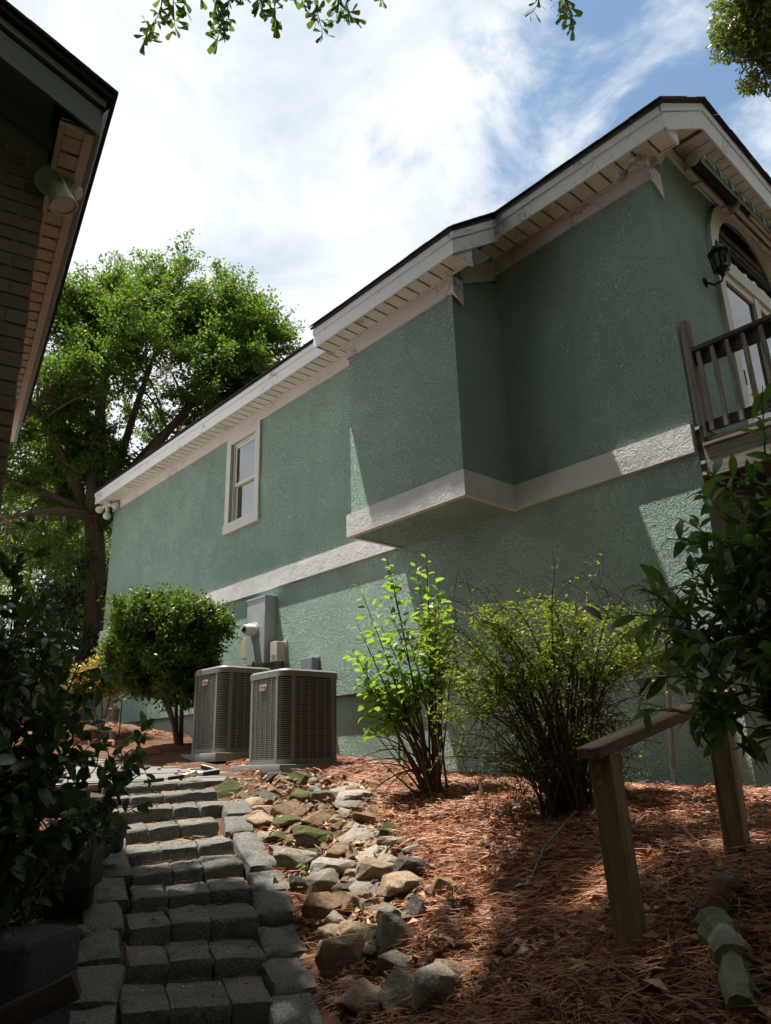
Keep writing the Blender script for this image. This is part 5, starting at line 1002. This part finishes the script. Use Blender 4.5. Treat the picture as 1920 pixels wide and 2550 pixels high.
for i, (a, b, c) in enumerate(sh_):
    dd = BD + RNG.uniform(-.22, .28); p0 = bs + RNG.normal(0, .05, 3) * (1, 1, 0); pts = bez(p0, hz(*b, (BD + dd) / 2), hz(*c, dd), 14); stm.tube(pts, list(np.linspace(.011, .0025, 14)), 6); n = 36
    for j in range(n):
        u = .28 + .72 * (j / n) if i != 6 else .4 + .6 * j / n; k = u * 13; q = int(min(k, 12)); p = pts[q] + (pts[q+1] - pts[q]) * (k - q); ax = unit(pts[q+1] - pts[q]); ang = j * 2.4; pe = unit(np.cross(ax, (1, .3, 0))); pf = np.cross(ax, pe); s_ = unit((pe * math.cos(ang) + pf * math.sin(ang)) * 1.0 + ax * .55 + RNG.normal(0, .25, 3))
        off = s_ * RNG.uniform(0, .12) if u < .85 else s_ * .01; pp = proj(p); 
        if pp[1] > 1835 - max(0, pp[0] - 985) * .9 : continue
        acc[0].append(p + off); acc[1].append(s_); acc[2].append(unit(np.array([0, 0, 1.0]) + RNG.normal(0, .35, 3))); acc[3].append(RNG.uniform(.055, .12) * (1 if u < .92 else .7))
add('stem', stm.mesh(fixn=False, smooth=True), 'bark', bsh); leaf_objects(bsh, OV_FINE, 'leaf_bright', *[np.array(a) for a in acc], limit=300)
# arching shrub with small leaves
ab = ground(1420, 2035); ash = empty('arching_shrub', ab, 'wide arching shrub with tiny yellow green leaves behind the handrail', 'shrub'); AD = np.hypot(ab[0], ab[1])
stm = MB(); LP, LD, LN = [], [], []
ends = [(1090 + 560 * RNG.random(), RNG.uniform(1545, 1930)) for _ in range(95)] + [(1010, 1600), (1130, 1500), (1180, 1480), (1240, 1500), (1385, 1450), (1500, 1430), (1480, 1500), (1130, 1640), (1100, 1760), (1300, 1480), (1350, 1490), (1640, 1560), (1620, 1640), (1650, 1850), (1600, 1800), (1120, 1880), (1060, 1560), (1160, 1540), (1420, 1510), (1560, 1500)]
for i, e_ in enumerate(ends):
    if (e_[1] - 1480) < abs(e_[0] - 1370) * .25 and i < 95: continue
    dd = AD + RNG.uniform(-.5, .6); p2 = hz(*e_, dd); p0 = ab + RNG.normal(0, .09, 3) * (1, 1, 0); mid_ = p0 * .42 + p2 * .58; mid_[2] = max(p0[2], p2[2]) + (.06 if i < 95 else .12); mid_[:2] = p0[:2] * .62 + p2[:2] * .38
    pts = bez(p0, mid_, p2, 12); stm.tube(pts, list(np.linspace(.0085, .0018, 12)), 5)
    def leafrow(pts, n, u0):
        for j in range(n):
            k = (u0 + (1 - u0) * j / n) * (len(pts) - 1.001); q = int(k); p = pts[q] + (pts[q+1] - pts[q]) * (k - q); ax = unit(pts[q+1] - pts[q]); pe = unit(np.cross(ax, (0, 0, 1)))
            for s in (-1, 1): LP.append(p + RNG.normal(0, .006, 3)); LD.append(unit(pe * s + ax * .6 + RNG.normal(0, .25, 3))); LN.append(unit(np.array([0, 0, 1.0]) + RNG.normal(0, .4, 3)))
    leafrow(pts, 26, .45)
    for j in range(11):
        a = pts[RNG.integers(5, 12)]; d_ = unit(RNG.normal(size=3) + np.array([0, 0, -.1])); b_ = a + d_ * RNG.uniform(.12, .34); tp_ = bent(a, b_, (0, 0, .18), 5); stm.tube(tp_, .0022, 3, False); leafrow(tp_, 13, .1)
for a in np.linspace(0, 6.28, 11): rr_ = RNG.uniform(.14, .38); p2 = ab + np.array([rr_ * math.cos(a), rr_ * math.sin(a), RNG.uniform(.5, .9)]); stm.tube(bent(ab + np.array([.06 * math.cos(a), .06 * math.sin(a), -.05]), p2, (0, 0, .12), 6, .05), list(np.linspace(.007, .003, 6)), 5)
add('stem', stm.mesh(fixn=False), 'twig', ash); LP, LD, LN = map(np.array, (LP, LD, LN)); qq = proj(LP); kp = (qq[:, 1] > 1490 + np.abs(qq[:, 0] - 1330) * .10) | (RNG.random(len(LP)) < .10); kp &= (qq[:, 1] < 1800 - np.clip(qq[:, 0] - 1180, 0, 200) * .55) | (RNG.random(len(LP)) < .16); kp &= RNG.random(len(LP)) < .74; LP, LD, LN = LP[kp], LD[kp], LN[kp]; add('foliage', merged(OV_SIMPLE, LP, LD, LN, RNG.uniform(.02, .038, len(LP))), 'leaf_abelia', ash, kind='stuff')
for px, py in ((1105, 1510), (1332, 1565), (1455, 1543), (1490, 1610), (1345, 1790)): p = hz(px, py, AD - .45); add('blossom', merged(OV_SIMPLE, p + RNG.normal(0, .008, (10, 3)), rdir(10, -.2), rdir(10), np.full(10, .02)), 'blossom_pink', ash)
# shrubs with large leaves in the foreground
def broad(name, label, base, tips, shape, mat, size, nsub, per, wob=.1, bow=.12, limit=300, r0=.012, dn=-.15, face=None):
    t = empty(name, base, label, 'shrub'); stm = MB(); acc = [[], [], [], []]
    for (x, y, d) in tips:
        p2 = hz(x, y, d); pts = bent(base + RNG.normal(0, .05, 3) * (1, 1, 0), p2, (0, 0, bow), 10, .04); stm.tube(pts, list(np.linspace(r0, r0 * .2, 10)), 6); subs = [(pts[5:], per)]
        for j in range(nsub): a = pts[RNG.integers(4, 10)]; subs.append((bent(a, a + unit(RNG.normal(size=3) + unit(p2 - pts[0]) * .7) * RNG.uniform(.12, .36), (0, 0, .1), 6), int(per * .8)))
        for sp_, n in subs:
            if len(sp_) == 6: stm.tube(sp_, list(np.linspace(r0 * .3, r0 * .13, 6)), 4, False)
            for j in range(n):
                k = (.12 + .88 * j / n) * (len(sp_) - 1.001); q = int(k); p = sp_[q] + (sp_[q+1] - sp_[q]) * (k - q); ax = unit(sp_[q+1] - sp_[q]); s_ = unit(RNG.normal(0, 1, 3) * .9 + ax * .6 + np.array([0, 0, dn]))
                acc[0].append(p); acc[1].append(s_); acc[2].append(unit(np.array([0, 0, 1.0]) + RNG.normal(0, .5, 3))); acc[3].append(size * RNG.uniform(.65, 1.2))
    add('stem', stm.mesh(fixn=False), 'bark', t); leaf_objects(t, shape, mat, *[np.array(a) for a in acc], limit=limit); return t
cb = np.array([-3.55, .75, tz(-3.55, .75)])
ctips = [(x, y, d) for x, y, d in [(35, 1420, 3.5), (60, 1480, 3.5), (140, 1520, 3.6), (60, 1560, 3.4), (180, 1580, 3.7), (120, 1620, 3.5), (215, 1600, 3.8), (310, 1650, 3.9), (200, 1660, 3.6), (90, 1680, 3.4), (260, 1690, 3.7), (160, 1720, 3.5), (50, 1740, 3.3), (240, 1760, 3.6), (120, 1800, 3.4), (280, 1820, 3.7), (400, 1835, 3.95), (180, 1850, 3.5), (340, 1880, 3.8), (60, 1870, 3.3), (355, 1925, 3.9), (240, 1910, 3.6), (130, 1930, 3.4), (300, 1960, 3.8), (40, 1960, 3.3), (200, 1990, 3.5), (100, 2020, 3.4), (30, 2050, 3.3), (10, 1640, 3.3), (0, 1800, 3.2), (0, 1920, 3.2), (10, 2100, 3.3), (270, 2000, 3.7), (-40, 1700, 3.2), (-40, 1880, 3.2), (-40, 2050, 3.2)] if x < 235 or y > 1840]
broad('camellia_shrub', 'dark glossy camellia shrub crowding the left edge beside the steps', cb, ctips, OV_FINE, 'leaf_camellia', .078, 7, 11, dn=-.3)
lb = np.array([.15, 3.1, tz(.15, 3.1)])
ltips = [(1905, 1130, 3.1), (1790, 1270, 3.2), (1920, 1220, 3.0), (1860, 1290, 3.1), (1740, 1330, 3.25), (1900, 1340, 3.0), (1820, 1380, 3.1), (1720, 1440, 3.25), (1780, 1450, 3.1), (1890, 1450, 3.0), (1620, 1545, 3.3), (1700, 1540, 3.2), (1800, 1530, 3.05), (1860, 1560, 3.0), (1920, 1550, 2.9), (1660, 1600, 3.2), (1740, 1610, 3.1), (1820, 1640, 3.0), (1900, 1650, 2.9), (1740, 1690, 3.05), (1860, 1720, 2.95), (1810, 1760, 3.0), (1910, 1780, 2.9), (1850, 1810, 2.95), (1990, 1300, 2.9), (2010, 1500, 2.8), (2000, 1680, 2.8), (1600, 1560, 3.35), (1940, 1420, 2.95)]
broad('laurel_shrub', 'green shrub with long pointed leaves at the right edge in front of the deck', lb, ltips, LA_FINE, 'leaf_laurel', .098, 11, 12, bow=.18, dn=-.1)
# seedlings
for lab, px, py, n in (('tiny white flowered weed in front of the air conditioner pad', 680, 1925, 26), ('leafy seedling growing between stones beside the edging', 762, 2215, 16), ('green seedling in the pine straw right of the rocks', 1130, 2290, 18), ('dark little seedling at the wall left of the clipped shrub', 372, 1812, 14)):
    b_ = ground(px, py) if py > 1850 else hz(px, py, 11.6); t = empty('seedling', b_, lab, 'weed'); h_ = .16; stm = MB().tube([b_, b_ + np.array([0, 0, h_])], .003, 4); add('stem', stm.mesh(fixn=False), 'green_twig', t); u = RNG.random(n)
    P = b_ + np.array([0, 0, 1.0]) * (u * h_)[:, None] + RNG.normal(0, .018, (n, 3)); leaf_objects(t, OV_SIMPLE, 'leaf_laurel', P, rdir(n, .1), rdir(n, 1.5), RNG.uniform(.03, .06, n), limit=40)

# ------------------------------------------------------------------ pine straw, leaf litter, gravel
def scatter(n, x0, x1, y0, y1, dens):
    X = []; 
    while len(X) < n:
        x = RNG.uniform(x0, x1, n); y = RNG.uniform(y0, y1, n); k = RNG.random(n) < dens(x, y); X += list(zip(x[k], y[k]))
    return np.array(X[:n])
RBX = np.array(poly); 
def rock_zone(x, y):
    q = proj(np.stack([x, y, terrain(x, y)], 1)); return np.array([inpoly(a, b, poly) for a, b in q[:, :2]])
def stair_dist(x, y):
    d = (np.stack([x, y], 1) - NOSE[0][2][:2]) @ TR; a = (np.stack([x, y], 1) - NOSE[0][2][:2]) @ CL; return d, a
def straw_dens(x, y):
    d, a = stair_dist(x, y); near = np.hypot(x, y); w = np.clip(1.5 / np.maximum(near / 3, .5) ** 1.6, .12, 1.0)
    w = np.where((d < .62) & (d > -.75) & (a < 8), 0, w); w = np.where((d <= -.75), w * .12, w); w = np.where(y > 6.05, 0, w); return w
S_ = scatter(46000, -4.2, .4, 1.2, 6.05, straw_dens); S2 = scatter(34000, -7.6, -2.2, 3.0, 6.05, straw_dens); S3 = scatter(12000, -13.5, -7.0, 3.2, 6.05, straw_dens); SP = np.concatenate([S_, S2, S3])
rz = rock_zone(SP[:, 0], SP[:, 1]); SP = SP[~rz | (RNG.random(len(SP)) < .09)]
keepm = np.ones(len(SP), bool)
for bx in ((-7.8, -6.7, 4.5, 5.65), (-9.4, -8.2, 4.6, 5.75)): keepm &= ~((SP[:, 0] > bx[0]) & (SP[:, 0] < bx[1]) & (SP[:, 1] > bx[2]) & (SP[:, 1] < bx[3]))
pq = (SP - PJ[:2]); keepm &= ~(((pq @ CL) > -.2) & ((pq @ CL) < 4.3) & (np.abs(pq @ TR) < .95)); SP = SP[keepm]
nv = []; z_ = terrain(SP[:, 0], SP[:, 1]); n = len(SP); a = RNG.uniform(0, 2 * math.pi, n) + 1.2 * np.sin(SP[:, 0] * 2.1 + SP[:, 1] * 1.3); Ln = RNG.uniform(.09, .21, n); lift = RNG.uniform(.002, .05, n) ; tilt = RNG.normal(0, .22, n); wd = RNG.uniform(.0008, .0015, n)
dx, dy = np.cos(a), np.sin(a); cv = RNG.normal(0, .12, n)
c0 = np.stack([SP[:, 0] - dx * Ln / 2, SP[:, 1] - dy * Ln / 2, z_ + lift - tilt * Ln / 2], 1); c2 = np.stack([SP[:, 0] + dx * Ln / 2, SP[:, 1] + dy * Ln / 2, z_ + lift + tilt * Ln / 2], 1); c1 = (c0 + c2) / 2 + np.stack([-dy * cv * Ln, dx * cv * Ln, .10 * Ln], 1)
sd = np.stack([-dy * wd, dx * wd, wd * .9], 1); V = np.stack([c0 - sd * .6, c0 + sd * .6, c1 - sd, c1 + sd, c2 - sd * .4, c2 + sd * .4], 1); Fq = np.array([(0, 1, 3, 2), (2, 3, 5, 4)])
add('pine_straw', mk(V.reshape(-1, 3), (Fq[None] + (np.arange(n) * 6)[:, None, None]).reshape(-1, 4), False, np.repeat(np.clip(RNG.random(n) * .72 + .14 + .22 * np.sin(SP[:, 0] * 3.1 + 2 * np.sin(SP[:, 1] * 2.3)) * np.sin(SP[:, 1] * 4.1 + SP[:, 0]), .001, .95), 6)), 'needle', None, 'reddish brown pine straw mulch covering the slope', 'mulch', kind='stuff')
LPX = np.concatenate([scatter(6500, -4.6, .3, 1.3, 6.0, straw_dens), scatter(5500, -9, -2.2, 2.8, 6.0, straw_dens), scatter(900, -14, -8, 2, 6, lambda x, y: np.where(y < 6, .5, 0))])
n = len(LPX); P = np.stack([LPX[:, 0], LPX[:, 1], terrain(LPX[:, 0], LPX[:, 1]) + RNG.uniform(.004, .045, n)], 1); D = rdir(n); D[:, 2] *= .3; pq = P[:, :2] - PJ[:2]; kk = ~(((pq @ CL) > -.2) & ((pq @ CL) < 4.3) & (np.abs(pq @ TR) < .95))
add('leaf_litter', merged(leaf_shape(.28, .45, .3, 2), P[kk], D[kk], rdir(n, 1.6)[kk], RNG.uniform(.03, .085, n)[kk]), 'dead_leaf', None, 'scattered dry brown leaves lying on the pine straw', 'leaves', kind='stuff')
# lobed oak leaf that stands out
ol = ground(1468, 2440); th = np.linspace(0, 2 * math.pi, 40, endpoint=False); rr = .055 * (1 + .33 * np.cos(5 * th)) ; ov = [(rr[i] * math.cos(th[i]) * 1.25, rr[i] * math.sin(th[i]) * .85, .012 * math.sin(3 * th[i])) for i in range(40)]
me = bpy.data.meshes.new('m'); me.from_pydata([(0, 0, .01)] + ov, [], [(0, 1 + i, 1 + (i + 1) % 40) for i in range(40)]); m_ = MT('oak_leaf', .6, .3); m_.col((.36, .20, .08)); add('fallen_leaf', me, 'oak_leaf', None, 'large lobed tan oak leaf lying on the mulch at the bottom', 'leaf', mw=Matrix.Translation(ol + np.array([0, 0, .05])) @ Matrix.Rotation(.6, 4, 'Z'))
tw_ = MB().tube([ground(1310, 2250) + np.array([0, 0, .05]), ground(1360, 2160) + np.array([0, 0, .10]), ground(1440, 2075) + np.array([0, 0, .12])], [.006, .008, .008], 6); add('fallen_twig', tw_.mesh(), 'fence_wood', None, 'long thin bare stick lying in front of the arching shrub', 'stick')
GR = scatter(2600, -5.6, -3.2, .6, 1.9, lambda x, y: np.where(stair_dist(x, y)[0] < -.75, 1, 0)); n = len(GR); P = np.stack([GR[:, 0], GR[:, 1], terrain(GR[:, 0], GR[:, 1]) + .008], 1)
oct_v = np.array([(1,0,0),(0,1,0),(-1,0,0),(0,-1,0),(0,0,.7),(0,0,-.7)], float); oct_f = np.array([(0,1,4),(1,2,4),(2,3,4),(3,0,4),(1,0,5),(2,1,5),(3,2,5),(0,3,5)])
add('gravel', merged((oct_v, oct_f), P, rdir(n), rdir(n), RNG.uniform(.007, .018, n)), 'gravel', None, 'loose grey gravel behind the dark corner block', 'gravel', kind='stuff')
# crumbs of soil and leaf on the steps
n = 260; ST = []
for i in range(n): k = random.randrange(10); Lp, Rp, P0 = NOSE[k]; ST.append(Lp + (Rp - Lp) * random.random() + CL3 * random.uniform(.03, .33) + np.array([0, 0, .012]))
add('step_litter', merged(leaf_shape(.25, .4, .2, 2), np.array(ST), rdir(n) * (1, 1, .2), rdir(n, 2), RNG.uniform(.008, .03, n)), 'dead_leaf', None, 'bits of dry leaf on the concrete steps', 'leaves', kind='stuff')

# pine needles caught on the steps
n = 420; A_ = []; B_ = []
for i in range(n): k = random.randrange(10); Lp, Rp, P0 = NOSE[k]; p = Lp + (Rp - Lp) * random.random() + CL3 * random.choice((random.uniform(.02, .34), random.uniform(.30, .40))) + np.array([0, 0, .016]); A_.append(p); a = random.uniform(0, 6.28); B_.append((math.cos(a), math.sin(a), random.uniform(-.05, .08)))
ndl = (np.array([(-.012, 0, 0), (.012, 0, 0), (.009, 1, 0), (-.009, 1, 0)]), np.array([(0, 1, 2, 3)]))
add('step_needles', merged(ndl, np.array(A_), np.array(B_), rdir(n, 2.5), RNG.uniform(.05, .15, n)), 'needle', None, 'pine needles caught on the step treads', 'needles', kind='stuff')
